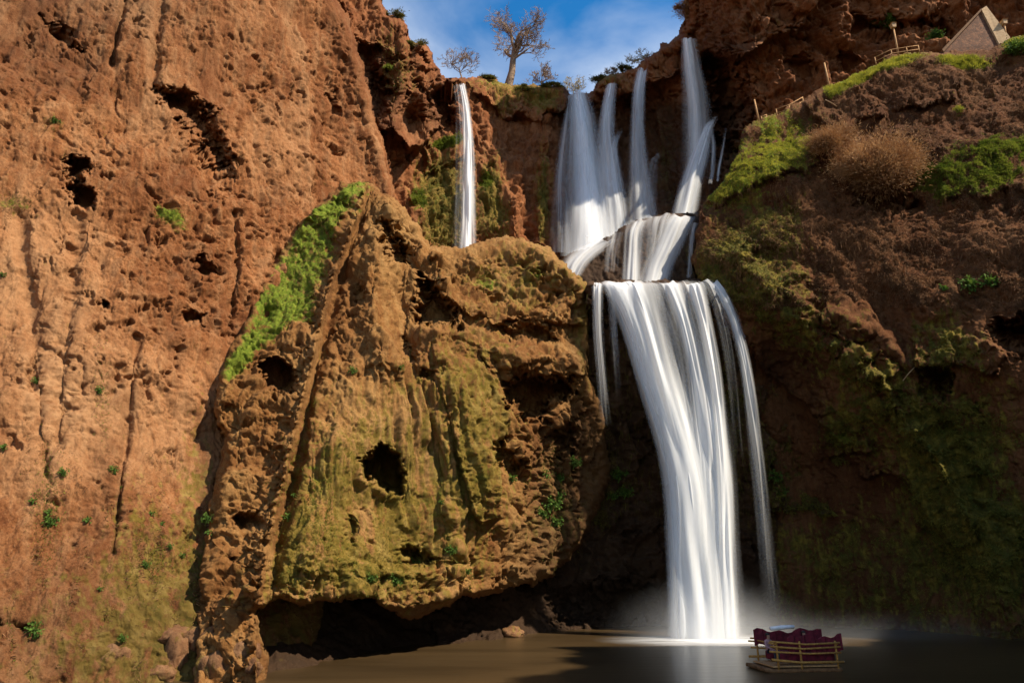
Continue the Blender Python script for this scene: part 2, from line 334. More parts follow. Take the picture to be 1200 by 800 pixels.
# ------------------------------------------------------------------ terrain layers
XS = np.unique(np.concatenate([np.arange(-440, -180, 6.0), np.arange(-180, -12, 2.0), np.arange(-12, 1212, 1.1), np.arange(1214, 1380, 2.0), np.arange(1380, 1640, 6.0)]))
YS = np.unique(np.concatenate([np.arange(-170, -80, 5.0), np.arange(-80, -10, 2.0), np.arange(-10, 832, 1.1)]))
LAY = {}
def layer(name, poly, ctrl, shape, disp, masks, mat, jit=(5, 0.03), roll=(14, 2.5), skirt=(0.5, 2, 6, 14), seed=0):
    px = np.array(poly, float); pad = 14
    xs = XS[(XS > px[:, 0].min() - pad) & (XS < px[:, 0].max() + pad)]; ys = YS[(YS > px[:, 1].min() - pad) & (YS < px[:, 1].max() + pad)]
    X, Yp = np.meshgrid(xs, ys); X = X.astype(np.float32); Yp = Yp.astype(np.float32); sh = X.shape
    P2 = np.stack([X.ravel(), Yp.ravel(), np.full(X.size, seed * 3.7)], 1)
    jn = (fbm(P2, jit[1], 4, seed + 5, 0.6) * 2.2 * jit[0]).reshape(sh)
    wob = (fbm(P2, 0.035, 4, seed + 9, 0.6) * 2).reshape(sh)           # wobble shared by the shape features, about +-1
    wob2 = (fbm(P2, 0.12, 3, seed + 13, 0.6) * 2).reshape(sh)
    wob3 = (fbm(P2, 0.33, 2, seed + 15, 0.6) * 2).reshape(sh)
    sd = sdpoly(X, Yp, poly) + jn
    D = tps(ctrl, X, Yp)
    e = np.clip(sd / roll[0], 0, 1); D = D + roll[1] * (1 - np.sqrt(np.clip(1 - (1 - e) ** 2, 0, 1)))
    G = dict(X=X, Y=Yp, w=wob, w2=wob2, w3=wob3, sd=sd)
    D = shape(G, D) if shape else D
    P = at(X, Yp, D).astype(np.float32)
    def normals(P):
        gx = np.gradient(P, axis=1); gy = np.gradient(P, axis=0); n = np.cross(gx, gy)
        n /= np.linalg.norm(n, axis=-1, keepdims=True) + 1e-9
        flip = ((P - CAM) * n).sum(-1) > 0; n[flip] *= -1; return n
    def blur(A, k):
        for ax in (0, 1):
            c = np.cumsum(np.pad(A, [(k + 1, k) if i == ax else (0, 0) for i in range(A.ndim)], mode='edge'), axis=ax, dtype=np.float64)
            s1 = [slice(None)] * A.ndim; s2 = [slice(None)] * A.ndim; s1[ax] = slice(2 * k + 1, None); s2[ax] = slice(0, -2 * k - 1)
            A = (c[tuple(s1)] - c[tuple(s2)]) / (2 * k + 1)
        return A
    nb = blur(normals(P), 6); nb /= np.linalg.norm(nb, axis=-1, keepdims=True) + 1e-9
    mk = {k: np.clip(v, 0, 1) for k, v in masks(G).items()}
    for k in ('moss', 'grass', 'wet_shaded', 'pale'): mk.setdefault(k, np.zeros(sh, np.float32))
    Db = blur(D[..., None], 2)[..., 0]; gpx = np.maximum(np.hypot(np.gradient(Db, xs, axis=1), np.gradient(Db, ys, axis=0)), 0) / (D / 850.0)
    damp = 1 / (1 + (gpx / 3.5) ** 2)                                    # steep side walls keep their own shape
    dv = disp(P.reshape(-1, 3), G, mk) * (damp * (0.3 + 0.7 * sstep(0, 14, sd))).ravel()
    P = P + nb * dv.reshape(sh)[..., None]
    n2 = normals(P)
    LAY[name] = dict(xs=xs, ys=ys, P=P, n=n2, sd=sd, mk=mk, X=X, Y=Yp)
    ins = sd > -0.6
    q = ins[:-1, :-1] & ins[1:, :-1] & ins[:-1, 1:] & ins[1:, 1:]
    idx = np.arange(X.size).reshape(sh)
    Q = np.stack([idx[:-1, :-1][q], idx[1:, :-1][q], idx[1:, 1:][q], idx[:-1, 1:][q]], 1)
    E = np.concatenate([Q[:, [0, 1]], Q[:, [1, 2]], Q[:, [2, 3]], Q[:, [3, 0]]])
    key = np.sort(E, 1); kk = key[:, 0].astype(np.int64) * X.size + key[:, 1]
    u, first, cnt = np.unique(kk, return_index=True, return_counts=True); BE = E[first[cnt == 1]]
    V = P.reshape(-1, 3); used = np.zeros(X.size, bool); used[Q.ravel()] = True
    remap = np.full(X.size, -1, np.int64); remap[used] = np.arange(used.sum())
    Vn = [V[used]]; Qn = [remap[Q]]; at_ = {k: [v.ravel()[used]] for k, v in mk.items()}
    bv = np.unique(BE); bm = np.full(X.size, -1, np.int64); bm[bv] = np.arange(len(bv)); base = int(used.sum()); prev = remap[bv]
    rad = V[bv] - CAM; rad[:, 2] = 0; rad /= np.linalg.norm(rad, axis=1, keepdims=True)
    for s in skirt:
        Vn.append(V[bv] + rad * s); cur = base + np.arange(len(bv)); base += len(bv)
        a, b_ = bm[BE[:, 0]], bm[BE[:, 1]]
        Qn.append(np.stack([prev[b_], prev[a], cur[a], cur[b_]], 1)); prev = cur
        for k in mk: at_[k].append(mk[k].ravel()[bv])
    o = mesh_np(name, np.concatenate(Vn), np.concatenate(Qn), mat, attrs={k: np.concatenate(v) for k, v in at_.items()})
    tag(o, kind='structure'); return o
def surf(name, px, py):
    l = LAY[name]; j = int(np.argmin(abs(l['xs'] - px))); i = int(np.argmin(abs(l['ys'] - py)))
    return Vector(l['P'][i, j]), Vector(l['n'][i, j])
def hole(G, poly, depth, soft=3.0, jit=4.0):
    s = sdpoly(G['X'], G['Y'], poly) + G['w'] * jit * 1.3 + G['w2'] * jit * 1.1 + G['w3'] * jit * .3
    return depth * 1.35 * (0.45 * sstep(-soft * .8, soft * 1.2, s) + 0.55 * sstep(0, soft * 3.5, s))
def hem(G, poly, h, w, jit=6.0, soft=1.8, side=0.12):
    s = sdpoly(G['X'], G['Y'], poly) + G['w'] * jit + G['w2'] * jit * 0.4
    ys = [p[1] for p in poly]; y0, y1 = min(ys), max(ys)
    v = np.clip(0.75 + G['w'] * .6 + G['w2'] * .3, 0.1, 1.3) * (side + (1 - side) * sstep(y0, y0 * .45 + y1 * .55, G['Y']))
    return -h * v * sstep(-soft, soft, s) * np.exp(-np.clip(s, 0, None) / w)
def ridge(G, pl, h, w):
    d = dline(G['X'], G['Y'], pl) + G['w'] * w * 0.2
    return -h * np.exp(-(d / w) ** 2)
def billow(P, sc, o, s, g=0.5):
    a, t, out = 1.0, 0.0, 0.0
    sc = np.asarray(sc, np.float32)
    for k in range(o):
        out = out + a * (np.abs(noise(P, sc, s + k * 17)) * 3.2 - 0.8); t += a; a *= g; sc = sc * 2.07
    return out / t
def tufa(P, s, rough=1.0, big=0.9, med=0.45, flute=0.2, pits=0.7, shear=None, medsc=0.30):
    """outward relief of the tufa, gentle slopes almost everywhere; rough (0..1, may be an array) marks the broken zones"""
    wv = np.stack([noise(P, 0.35, s + 1), noise(P, 0.35, s + 2), noise(P, 0.35, s + 3)], 1) * 1.2
    wv2 = np.stack([noise(P, 1.6, s + 6), noise(P, 1.6, s + 7), noise(P, 1.6, s + 8)], 1) * 0.25
    Q = P + wv + wv2; r = rough
    d = fbm(P, 0.09, 3, s + 4) * 2 * big
    d += billow(Q, (medsc, medsc, medsc * 0.75), 3, s + 20, 0.42) * med * (0.25 + 0.75 * r)
    F = P + wv * 0.5
    if shear is not None: F = F.copy(); F[:, 0] += shear * F[:, 2]
    d += (billow(F, (0.5, 0.5, 0.04), 2, s + 30) * 0.5 + fbm(F, (1.3, 1.3, 0.07), 4, s + 34, .6) * 1.3) * flute
    d += fbm(P + wv2, (1.3, 1.3, 1.6), 4, s + 71, 0.55) * 2 * (0.035 + 0.10 * r)
    d += fbm(P, 6.0, 2, s + 50, 0.6) * 2 * (0.010 + 0.016 * r)
    q = P + wv2 * 1.2; q = np.stack([q[:, 0] + .5 * q[:, 2], q[:, 1], q[:, 2] * 1.5 - .3 * q[:, 0]], 1)
    for sc_, th, am in ((0.9, .31, .42), (1.9, .24, .22), (4.0, .20, .08)):
        d -= sstep(th, th + .30, noise(q, sc_, s + 80) + .30 * noise(P, sc_ * 2.7, s + 81)) * am * (0.12 + 0.88 * r)
    ck = np.abs(noise(P + wv * 1.3, (0.30, 0.30, 0.16), s + 90)) + .25 * np.abs(noise(P, 1.2, s + 91))
    d -= sstep(.11, .03, ck) * (0.10 + 0.30 * r) * sstep(-.1, .25, noise(P, 0.12, s + 92))
    pn = noise(Q, (0.75, 0.75, 0.6), s + 60) + 0.35 * noise(P + wv2, 2.6, s + 61) + 0.15 * noise(P, 6.0, s + 62)
    d -= sstep(.40, .66, pn) * pits * (0.15 + 0.85 * r)
    return d

# --- left cliff
def sh_left(G, D):
    D = D + hole(G, [(182, 104), (200, 101), (232, 114), (248, 130), (262, 158), (270, 185), (262, 205), (250, 190), (236, 165), (222, 145), (196, 128)], 2.6, 8, 5)
    D = D + hole(G, [(240, 165), (268, 190), (278, 215), (262, 232), (235, 212), (205, 135)], 1.2, 12, 6)
    D = D + hole(G, [(82, 188), (100, 183), (106, 195), (96, 206), (112, 228), (108, 242), (90, 240), (80, 215)], 1.8, 4, 6)
    D = D + hole(G, [(222, 302), (240, 298), (254, 318), (240, 322)], 1.3, 3, 4) + hole(G, [(215, 365), (240, 368), (238, 378), (216, 376)], 1.3, 3, 4)
    D = D + hole(G, [(118, 345), (130, 352), (128, 362), (120, 360)], 1.0, 2, 3) + hole(G, [(384, 110), (398, 105), (400, 130), (388, 135)], 1.6, 4, 3)
    D = D + hole(G, [(-8, 727), (20, 724), (40, 735), (30, 744), (-8, 742)], 0.7, 6, 2) + hole(G, [(50, 20), (80, 35), (95, 60), (60, 45)], 1.2, 6, 5)
    D = D - 1.2 * sstep(30, 0, dline(G['X'], G['Y'], [(396, 0), (428, 90), (466, 240)]))
    # vertical erosion gullies
    for pl, h, w in (([(147, 0), (138, 40), (132, 75)], .8, 4), ([(160, 395), (152, 470), (142, 560), (132, 650)], .5, 5), ([(190, 0), (182, 60), (180, 100)], .6, 5), ([(20, 250), (40, 400), (55, 560)], .35, 8), ([(90, 250), (80, 400), (70, 520)], .3, 7), ([(275, 250), (278, 320), (270, 360)], .7, 4)):
        D = D - ridge(G, pl, h, w)
    return D
def dp_left(P, G, mk):
    X, Y = G['X'], G['Y']
    r = 0.30 + 0.75 * blob(X, Y, 330, 260, 110, 150) + 0.5 * blob(X, Y, 390, 80, 40, 90) + 0.35 * blob(X, Y, 150, 330, 70, 60) + 0.3 * blob(X, Y, 60, 60, 70, 60) + 0.35 * blob(X, Y, 260, 760, 70, 50) + G['w'] * .22
    r = np.clip(r + G['w'] * .35 + fbm(P, .11, 3, 171).reshape(X.shape) * 1.1 - .12 - 0.30 * sstep(430, 520, Y), 0.02, 1).ravel()
    return tufa(P, 100, r, 0.9, 0.5, 0.24, 0.8)
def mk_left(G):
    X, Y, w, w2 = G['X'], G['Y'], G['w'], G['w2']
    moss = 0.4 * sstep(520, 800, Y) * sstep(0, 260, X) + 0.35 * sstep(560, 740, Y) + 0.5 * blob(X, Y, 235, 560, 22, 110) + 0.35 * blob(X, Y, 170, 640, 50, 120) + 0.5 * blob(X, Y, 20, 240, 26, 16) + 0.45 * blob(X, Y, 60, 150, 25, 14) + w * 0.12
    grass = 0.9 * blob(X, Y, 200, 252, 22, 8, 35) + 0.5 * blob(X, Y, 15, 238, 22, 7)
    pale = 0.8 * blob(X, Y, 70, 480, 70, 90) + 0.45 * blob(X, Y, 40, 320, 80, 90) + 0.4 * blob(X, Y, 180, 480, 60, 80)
    wet_shaded = 0.50 * sstep(200, -60, Y) * sstep(420, 60, X) + 0.5 * blob(X, Y, 245, 540, 12, 60) + 0.50 * sstep(540, 760, Y)  # vignette at top left, shadow strip and dim foot put into the colour
    return dict(moss=moss, grass=grass, pale=pale, wet_shaded=wet_shaded)
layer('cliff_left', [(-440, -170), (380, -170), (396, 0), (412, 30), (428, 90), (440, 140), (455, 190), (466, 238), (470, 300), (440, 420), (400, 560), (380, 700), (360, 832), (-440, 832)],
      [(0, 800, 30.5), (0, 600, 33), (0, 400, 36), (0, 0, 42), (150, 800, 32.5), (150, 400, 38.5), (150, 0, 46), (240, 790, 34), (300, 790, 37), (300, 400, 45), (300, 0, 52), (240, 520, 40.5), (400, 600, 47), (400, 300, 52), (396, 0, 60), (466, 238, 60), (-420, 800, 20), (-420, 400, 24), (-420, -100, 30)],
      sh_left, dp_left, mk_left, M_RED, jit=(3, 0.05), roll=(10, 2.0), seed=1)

# --- upper back wall and crag
def sh_back(G, D):
    X, Y = G['X'], G['Y']
    D = D + hem(G, [(395, -20), (450, -20), (482, 48), (505, 52), (525, 92), (500, 110), (520, 150), (480, 170), (455, 150), (440, 160), (420, 90)], 5.0, 34, 7)
    D = D + hem(G, [(545, 92), (612, 99), (664, 97), (662, 132), (640, 128), (634, 140), (615, 136), (608, 130), (600, 138), (586, 136), (580, 122), (556, 112)], 2.0, 18, 4)
    D = D + hem(G, [(505, 165), (545, 160), (548, 175), (530, 190), (500, 200)], 1.5, 14, 4) + hem(G, [(480, 225), (520, 200), (545, 215), (548, 300), (470, 300)], 1.6, 26, 4)
    D = D + ridge(G, [(645, 130), (618, 180), (606, 230), (604, 280)], 2.2, 11) + ridge(G, [(570, 150), (585, 200), (600, 260)], 1.2, 14)
    D = D + ridge(G, [(640, 165), (636, 220), (632, 280)], 1.6, 10)
    D = D + ridge(G, [(470, 60), (462, 120), (455, 200)], 1.4, 12)
    D = D + hole(G, [(412, 40), (440, 60), (462, 110), (445, 158), (432, 150), (422, 100)], 3.2, 6, 7) + hole(G, [(498, 112), (530, 104), (540, 155), (522, 164), (503, 152)], 2.4, 6, 5) + hole(G, [(470, 130), (490, 120), (500, 160), (480, 170)], 2.0, 6, 6)
    # dark hollow right of the tall right-hand fall, under the overhanging crag
    D = D + hole(G, [(822, 60), (870, 70), (885, 130), (868, 180), (840, 200), (828, 140)], 5, 14, 8) + hole(G, [(690, 120), (770, 95), (800, 110), (800, 240), (700, 240)], 2.5, 14, 5)
    D = D + hem(G, [(690, 108), (720, 84), (797, 42), (800, -60), (1000, -60), (940, 30), (880, 60), (862, 70), (830, 60), (800, 85), (760, 100), (715, 115)], 3.0, 40, 6)
    D = D + hole(G, [(1000, 20), (1060, 25), (1120, 15), (1110, 35), (1040, 40), (1000, 35)], 2.2, 8, 7) + hole(G, [(925, 70), (950, 62), (958, 85), (935, 95)], 1.6, 6, 5) + hole(G, [(985, 60), (1010, 70), (1000, 92), (980, 85)], 1.6, 5, 5)
    return D
def dp_back(P, G, mk):
    t = sstep(820, 920, G['X']).ravel(); r = np.clip(.75 + G['w'] * .3, 0, 1).ravel()
    return tufa(P, 300, r, 1.0, 0.9, 0.55 * (1 - t) + .05, 1.2) + t * (billow(P, 0.22, 4, 391, 0.5) * 1.3)
def mk_back(G):
    X, Y, w = G['X'], G['Y'], G['w']
    moss = 1.2 * blob(X, Y, 518, 240, 32, 70) + 1.0 * blob(X, Y, 578, 240, 18, 55) + 0.5 * blob(X, Y, 700, 200, 20, 90) + 0.5 * blob(X, Y, 780, 190, 20, 70) + 0.9 * blob(X, Y, 637, 230, 11, 60) + 0.5 * blob(X, Y, 465, 80, 28, 60) + 0.6 * blob(X, Y, 600, 100, 70, 12) + 0.7 * blob(X, Y, 640, 118, 22, 16) + 0.6 * blob(X, Y, 590, 125, 14, 18) + 0.5 * blob(X, Y, 715, 90, 26, 14) + 0.5 * blob(X, Y, 860, 190, 20, 40) + 0.35 * blob(X, Y, 915, 30, 20, 40) + w * 0.15
    grass = 0.9 * blob(X, Y, 525, 168, 20, 7) + 0.7 * blob(X, Y, 490, 235, 12, 16) + 0.65 * blob(X, Y, 570, 215, 12, 14) + 0.6 * blob(X, Y, 456, 80, 10, 6) + 0.5 * blob(X, Y, 600, 96, 60, 4)
    wet_shaded = 0.95 * sstep(640, 668, X) * sstep(905, 850, X) * sstep(95, 135, Y) + 0.5 * blob(X, Y, 545, 240, 26, 60) + 0.65 * blob(X, Y, 440, 110, 40, 60) + 0.5 * blob(X, Y, 515, 130, 18, 35) + 0.6 * blob(X, Y, 845, 60, 55, 60)  # damp behind the falls; crag blobs put overhang shade into the colour
    return dict(moss=moss, grass=grass, wet_shaded=wet_shaded)
layer('cliff_back', [(380, -170), (446, -170), (447, 0), (456, 15), (474, 24), (482, 48), (500, 52), (512, 75), (522, 91), (546, 93), (575, 91), (600, 100), (640, 99), (662, 97), (668, 109), (690, 109), (700, 93), (720, 85), (745, 77), (762, 65), (776, 52), (796, 42), (803, 20), (800, -170), (1480, -170), (1480, 320), (900, 380), (560, 390), (470, 330), (380, 260)],
      [(400, 0, 64), (440, 60, 65), (480, 50, 68), (520, 95, 72), (450, 250, 65), (500, 250, 68), (600, 100, 79), (600, 280, 72), (560, 260, 70), (675, 108, 80), (680, 300, 69), (715, 90, 79), (755, 75, 77), (800, 45, 75), (800, 150, 75), (750, 260, 69), (850, 200, 70.5), (845, 60, 69), (870, 60, 65), (860, -20, 63.5), (890, 130, 66.5), (950, 60, 66), (1000, 100, 65), (1200, 0, 62), (1200, 100, 61), (1450, 0, 54), (1450, 250, 54), (900, 350, 66), (560, 380, 66)],
      sh_back, dp_back, mk_back, M_BACK, jit=(4, 0.05), roll=(9, 3.0), skirt=(0.5, 2, 6, 16, 60), seed=3)

# --- lower wall: the recess behind the big fall and the hollow under the buttress
def sh_low(G, D):
    D = D + hem(G, [(684, 330), (840, 322), (850, 345), (838, 362), (770, 352), (720, 350), (688, 362)], 2.2, 40, 3)
    D = D + hem(G, [(500, 722), (560, 715), (612, 728), (620, 748), (520, 760)], 1.5, 25, 4) + hem(G, [(880, 470), (980, 500), (1000, 600), (890, 600)], 1.8, 30, 10)
    D = D + hole(G, [(640, 690), (760, 680), (770, 728), (650, 728)], 3.5, 10, 6) + hole(G, [(905, 655), (1150, 670), (1150, 712), (910, 716)], 3.0, 12, 8)
    return D
def dp_low(P, G, mk):
    k = sstep(-1.0, 5.0, P[:, 2]) * 0.85 + 0.15
    return tufa(P, 500, .9, 1.1, 1.3, 0.3, 1.0) * k
def mk_low(G):
    X, Y, w = G['X'], G['Y'], G['w']
    moss = 0.7 * blob(X, Y, 690, 560, 40, 90) + 0.7 * blob(X, Y, 950, 560, 70, 80) + 0.6 * blob(X, Y, 855, 350, 25, 40) + 0.55 * blob(X, Y, 1100, 600, 140, 90) + 0.5 * blob(X, Y, 850, 480, 40, 80) + w * 0.2
    wet_shaded = 0.62 + 0.38 * sstep(540, 680, Y) + 0.3 * blob(X, Y, 760, 450, 90, 90)
    return dict(moss=moss, wet_shaded=wet_shaded)
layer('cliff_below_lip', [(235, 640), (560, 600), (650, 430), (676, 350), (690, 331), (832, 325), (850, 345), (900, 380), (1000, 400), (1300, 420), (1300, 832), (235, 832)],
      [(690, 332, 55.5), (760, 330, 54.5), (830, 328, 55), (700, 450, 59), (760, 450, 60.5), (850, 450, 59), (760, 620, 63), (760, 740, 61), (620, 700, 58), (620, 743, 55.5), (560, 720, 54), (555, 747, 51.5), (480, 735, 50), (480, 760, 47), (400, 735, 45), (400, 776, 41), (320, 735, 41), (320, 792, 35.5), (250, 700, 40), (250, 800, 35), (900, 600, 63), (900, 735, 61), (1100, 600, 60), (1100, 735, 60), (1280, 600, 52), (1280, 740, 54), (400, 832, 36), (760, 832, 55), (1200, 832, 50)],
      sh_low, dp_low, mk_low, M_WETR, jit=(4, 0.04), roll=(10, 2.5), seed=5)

# --- ledge between the two tiers
def dp_ledge(P, G, mk): return tufa(P, 700, .4, .3, .35, .25, 0)
layer('rock_ledge', [(636, 330), (660, 300), (700, 284), (735, 262), (770, 251), (812, 249), (826, 262), (834, 350), (640, 352)],
      [(660, 310, 60), (700, 285, 61), (735, 262, 62), (812, 250, 61), (740, 335, 58), (820, 335, 58), (650, 345, 59), (770, 290, 60)],
      None, dp_ledge, lambda G: dict(moss=0.5 * blob(G['X'], G['Y'], 812, 300, 16, 40), wet_shaded=np.full(G['X'].shape, 0.8)), M_WETR, jit=(2, 0.06), roll=(12, 4.0), skirt=(0.5, 2, 5, 9), seed=7)

# --- mossy buttress in the middle
EDGE_R = [(432, 218), (414, 262), (394, 315), (383, 350), (366, 420), (350, 490), (332, 570), (315, 640), (303, 700)]
def sh_but(G, D):
    X, Y = G['X'], G['Y']
    D = D + hem(G, [(432, 205)] + EDGE_R[1:] + [(300, 840), (150, 840), (150, 380)], 1.9, 26, 1.2, 1.2, 1.0)
    D = D + ridge(G, EDGE_R[:6], 0.7, 3.5) * np.clip(.75 + G['w'] * .9, 0.1, 1.3) * sstep(500, 430, Y) - ridge(G, [(x + 10, y) for x, y in EDGE_R[1:]], 0.9, 6) - ridge(G, [(345, 560), (330, 620), (322, 690)], 0.6, 6)
    D = D + ridge(G, [(458, 235), (440, 300), (438, 360), (455, 420)], 1.8, 17) + ridge(G, [(510, 330), (520, 345), (528, 352)], 1.2, 8) + ridge(G, [(425, 420), (400, 520), (365, 640)], 1.2, 40)
    D = D + ridge(G, [(505, 400), (545, 470), (562, 540), (570, 600)], 1.6, 20) + ridge(G, [(480, 420), (515, 500), (535, 580), (535, 640)], 1.0, 14) - ridge(G, [(470, 400), (500, 470), (515, 560)], 0.9, 8)
    D = D - ridge(G, [(478, 300), (470, 350), (480, 400)], 1.6, 12) + ridge(G, [(560, 300), (620, 295), (670, 325)], 1.2, 20) + ridge(G, [(520, 385), (600, 415), (670, 420)], 1.2, 14)
    D = D - ridge(G, [(268, 480), (255, 560), (250, 640)], 0.7, 7)
    D = D + hole(G, [(306, 425), (330, 418), (346, 436), (347, 458), (326, 462), (312, 452)], 3.2, 3, 4)
    D = D + hole(G, [(424, 541), (446, 520), (466, 535), (474, 560), (470, 578), (446, 572), (424, 560)], 4.2, 3, 4)
    D = D + hole(G, [(448, 262), (472, 288), (482, 300), (474, 316), (458, 308), (444, 285)], 2.2, 5, 6) + hole(G, [(492, 322), (506, 330), (536, 362), (540, 384), (508, 382), (488, 380)], 2.8, 4, 6)
    D = D + hole(G, [(418, 330), (430, 345), (428, 362), (416, 350)], 0.9, 4, 4) + hole(G, [(470, 395), (484, 402), (490, 425), (474, 425)], 1.6, 4, 4) + hole(G, [(495, 430), (510, 436), (508, 446), (492, 442)], 1.2, 3, 3)
    D = D + hole(G, [(583, 384), (618, 379), (645, 384), (655, 398), (622, 402), (588, 396)], 1.6, 4, 4) + hole(G, [(570, 345), (588, 340), (592, 352), (574, 356)], 1.0, 4, 4)
    D = D + hole(G, [(588, 448), (612, 436), (640, 444), (668, 440), (676, 462), (648, 470), (640, 500), (606, 480), (592, 478)], 2.6, 4, 7) + hole(G, [(640, 505), (672, 500), (676, 530), (650, 545)], 2.0, 6, 6)
    D = D + hole(G, [(568, 520), (590, 515), (612, 545), (600, 560), (575, 548)], 1.8, 4, 5) + hole(G, [(472, 645), (490, 637), (509, 655), (500, 668), (480, 664)], 2.0, 3, 4)
    D = D + hole(G, [(268, 604), (300, 600), (308, 614), (280, 622)], 1.6, 3, 4) + hole(G, [(262, 650), (282, 652), (278, 662), (264, 660)], 1.0, 3, 3) + hole(G, [(412, 604), (420, 612), (416, 640), (408, 630)], 1.0, 3, 3)
    D = D + hole(G, [(155, 762), (190, 764), (188, 772), (156, 771)], 1.0, 2, 3)
    # draped curtains: hems that stand out over what is below them
    D = D + hem(G, [(505, 400), (548, 430), (566, 480), (578, 540), (584, 604), (566, 612), (552, 600), (540, 540), (520, 470)], 1.5, 18, 2.5)
    D = D + hem(G, [(498, 290), (600, 270), (690, 330), (684, 380), (650, 376), (620, 372), (580, 378), (540, 360), (525, 345)], 1.3, 40, 5) + hem(G, [(560, 405), (640, 400), (690, 420), (684, 440), (640, 440), (600, 430), (575, 440)], 0.9, 25, 5)
    D = D + hem(G, [(290, 690), (330, 640), (480, 670), (560, 660), (640, 665), (640, 690), (560, 694), (470, 714), (430, 704), (380, 710), (330, 705), (300, 714)], 1.4, 30, 3)
    return D
def dp_but(P, G, mk):
    X, Y = G['X'], G['Y']
    sm = np.clip(1.0 * blob(X, Y, 400, 560, 90, 140) + 1.0 * blob(X, Y, 470, 480, 50, 80) + 1.05 * blob(X, Y, 540, 540, 55, 120) + 0.9 * blob(X, Y, 365, 300, 45, 80, 30) + 0.5 * blob(X, Y, 440, 300, 22, 90) + 0.5 * blob(X, Y, 630, 410, 60, 16) + 0.4 * blob(X, Y, 600, 300, 60, 14) + G['w'] * .22 + 1.2 * np.exp(-(dline(X, Y, EDGE_R) / 6) ** 2) * sstep(560, 440, Y), 0, 0.97).ravel()
    return tufa(P, 900, 1 - sm, 0.9, 0.85, 0.20 + 0.34 * sm, 1.0, np.clip((X.ravel() - 430) / 120, 0, 1) * 0.33)
def mk_but(G):
    X, Y, w = G['X'], G['Y'], G['w']
    right = sstep(-6, 8, X - np.interp(Y, [p[1] for p in EDGE_R], [p[0] for p in EDGE_R]))
    moss = right * (0.52 * blob(X, Y, 390, 600, 90, 140) + 0.52 * blob(X, Y, 480, 590, 80, 130) + 0.6 * blob(X, Y, 560, 540, 40, 110) + 0.35 * blob(X, Y, 430, 670, 110, 30) + 0.5 * blob(X, Y, 620, 320, 90, 60) + 0.55 * blob(X, Y, 655, 600, 45, 90) + 0.35 * blob(X, Y, 540, 430, 90, 60)) + 0.5 * blob(X, Y, 340, 640, 16, 70, 12) + 0.5 * blob(X, Y, 684, 400, 12, 80) + 0.3 * blob(X, Y, 280, 700, 40, 60) + 0.35 * blob(X, Y, 400, 240, 30, 60, 30) + w * 0.14
    moss = moss - 0.5 * blob(X, Y, 440, 350, 40, 70) - 0.4 * blob(X, Y, 430, 610, 16, 40)
    gl = np.interp(Y, [215, 265, 310, 370, 435, 480], [404, 350, 318, 290, 258, 256])
    gr = np.interp(Y, [215, 240, 300, 370, 400, 440], [436, 420, 388, 360, 318, 278])
    grass = (0.82 + w * 0.34 + G['w2'] * .34) * sstep(-6, 12, X - gl + w * 6) * sstep(16, -16, X - gr + w * 16) * sstep(462, 430, Y + w * 10) * sstep(200, 224, Y) + 0.6 * blob(X, Y, 570, 328, 20, 10) + 0.55 * blob(X, Y, 632, 324, 16, 6) + 0.4 * blob(X, Y, 462, 680, 22, 8) + 0.3 * blob(X, Y, 510, 600, 10, 50, 10) + 0.3 * blob(X, Y, 360, 540, 30, 60)
    wet_shaded = 0.75 * sstep(600, 690, X + (Y - 480) * 0.25) * sstep(440, 520, Y) + 0.45 * blob(X, Y, 680, 420, 14, 70) + 0.4 * sstep(690, 720, Y) * sstep(290, 320, X)
    pale = 0.6 * blob(X, Y, 365, 430, 14, 70, 12) * (1 - right) + 0.35 * blob(X, Y, 440, 500, 50, 50)
    return dict(moss=moss, grass=grass, wet_shaded=wet_shaded, pale=pale)
layer('buttress', [(432, 212), (400, 214), (352, 262), (318, 310), (288, 370), (256, 435), (250, 480), (262, 520), (246, 580), (238, 640), (230, 720), (225, 832), (312, 832), (314, 780), (300, 714), (326, 700), (352, 709), (395, 704), (432, 700), (455, 716), (480, 726), (512, 716), (540, 700), (575, 697), (600, 686), (640, 680), (668, 655), (692, 620), (715, 560), (708, 480), (688, 440), (693, 336), (672, 318), (645, 292), (610, 278), (585, 277), (545, 288), (505, 288), (490, 262), (466, 236)],
      [(430, 214, 53), (352, 262, 49), (300, 350, 45), (256, 435, 40.5), (250, 560, 38.5), (230, 720, 35.5), (230, 800, 32.5), (305, 800, 33.5), (300, 705, 36), (330, 450, 42), (400, 300, 49), (450, 300, 50), (500, 290, 53), (600, 280, 57), (690, 338, 56), (690, 440, 54), (600, 400, 51), (500, 450, 46.5), (450, 550, 43), (400, 650, 39.5), (400, 705, 39), (470, 708, 42), (560, 690, 47.5), (580, 560, 48.5), (640, 685, 54), (700, 600, 58), (650, 560, 55), (650, 500, 53.5)],
      sh_but, dp_but, mk_but, M_BUT, jit=(3.5, 0.06), roll=(10, 2.2), skirt=(0.5, 2, 5, 9), seed=9)

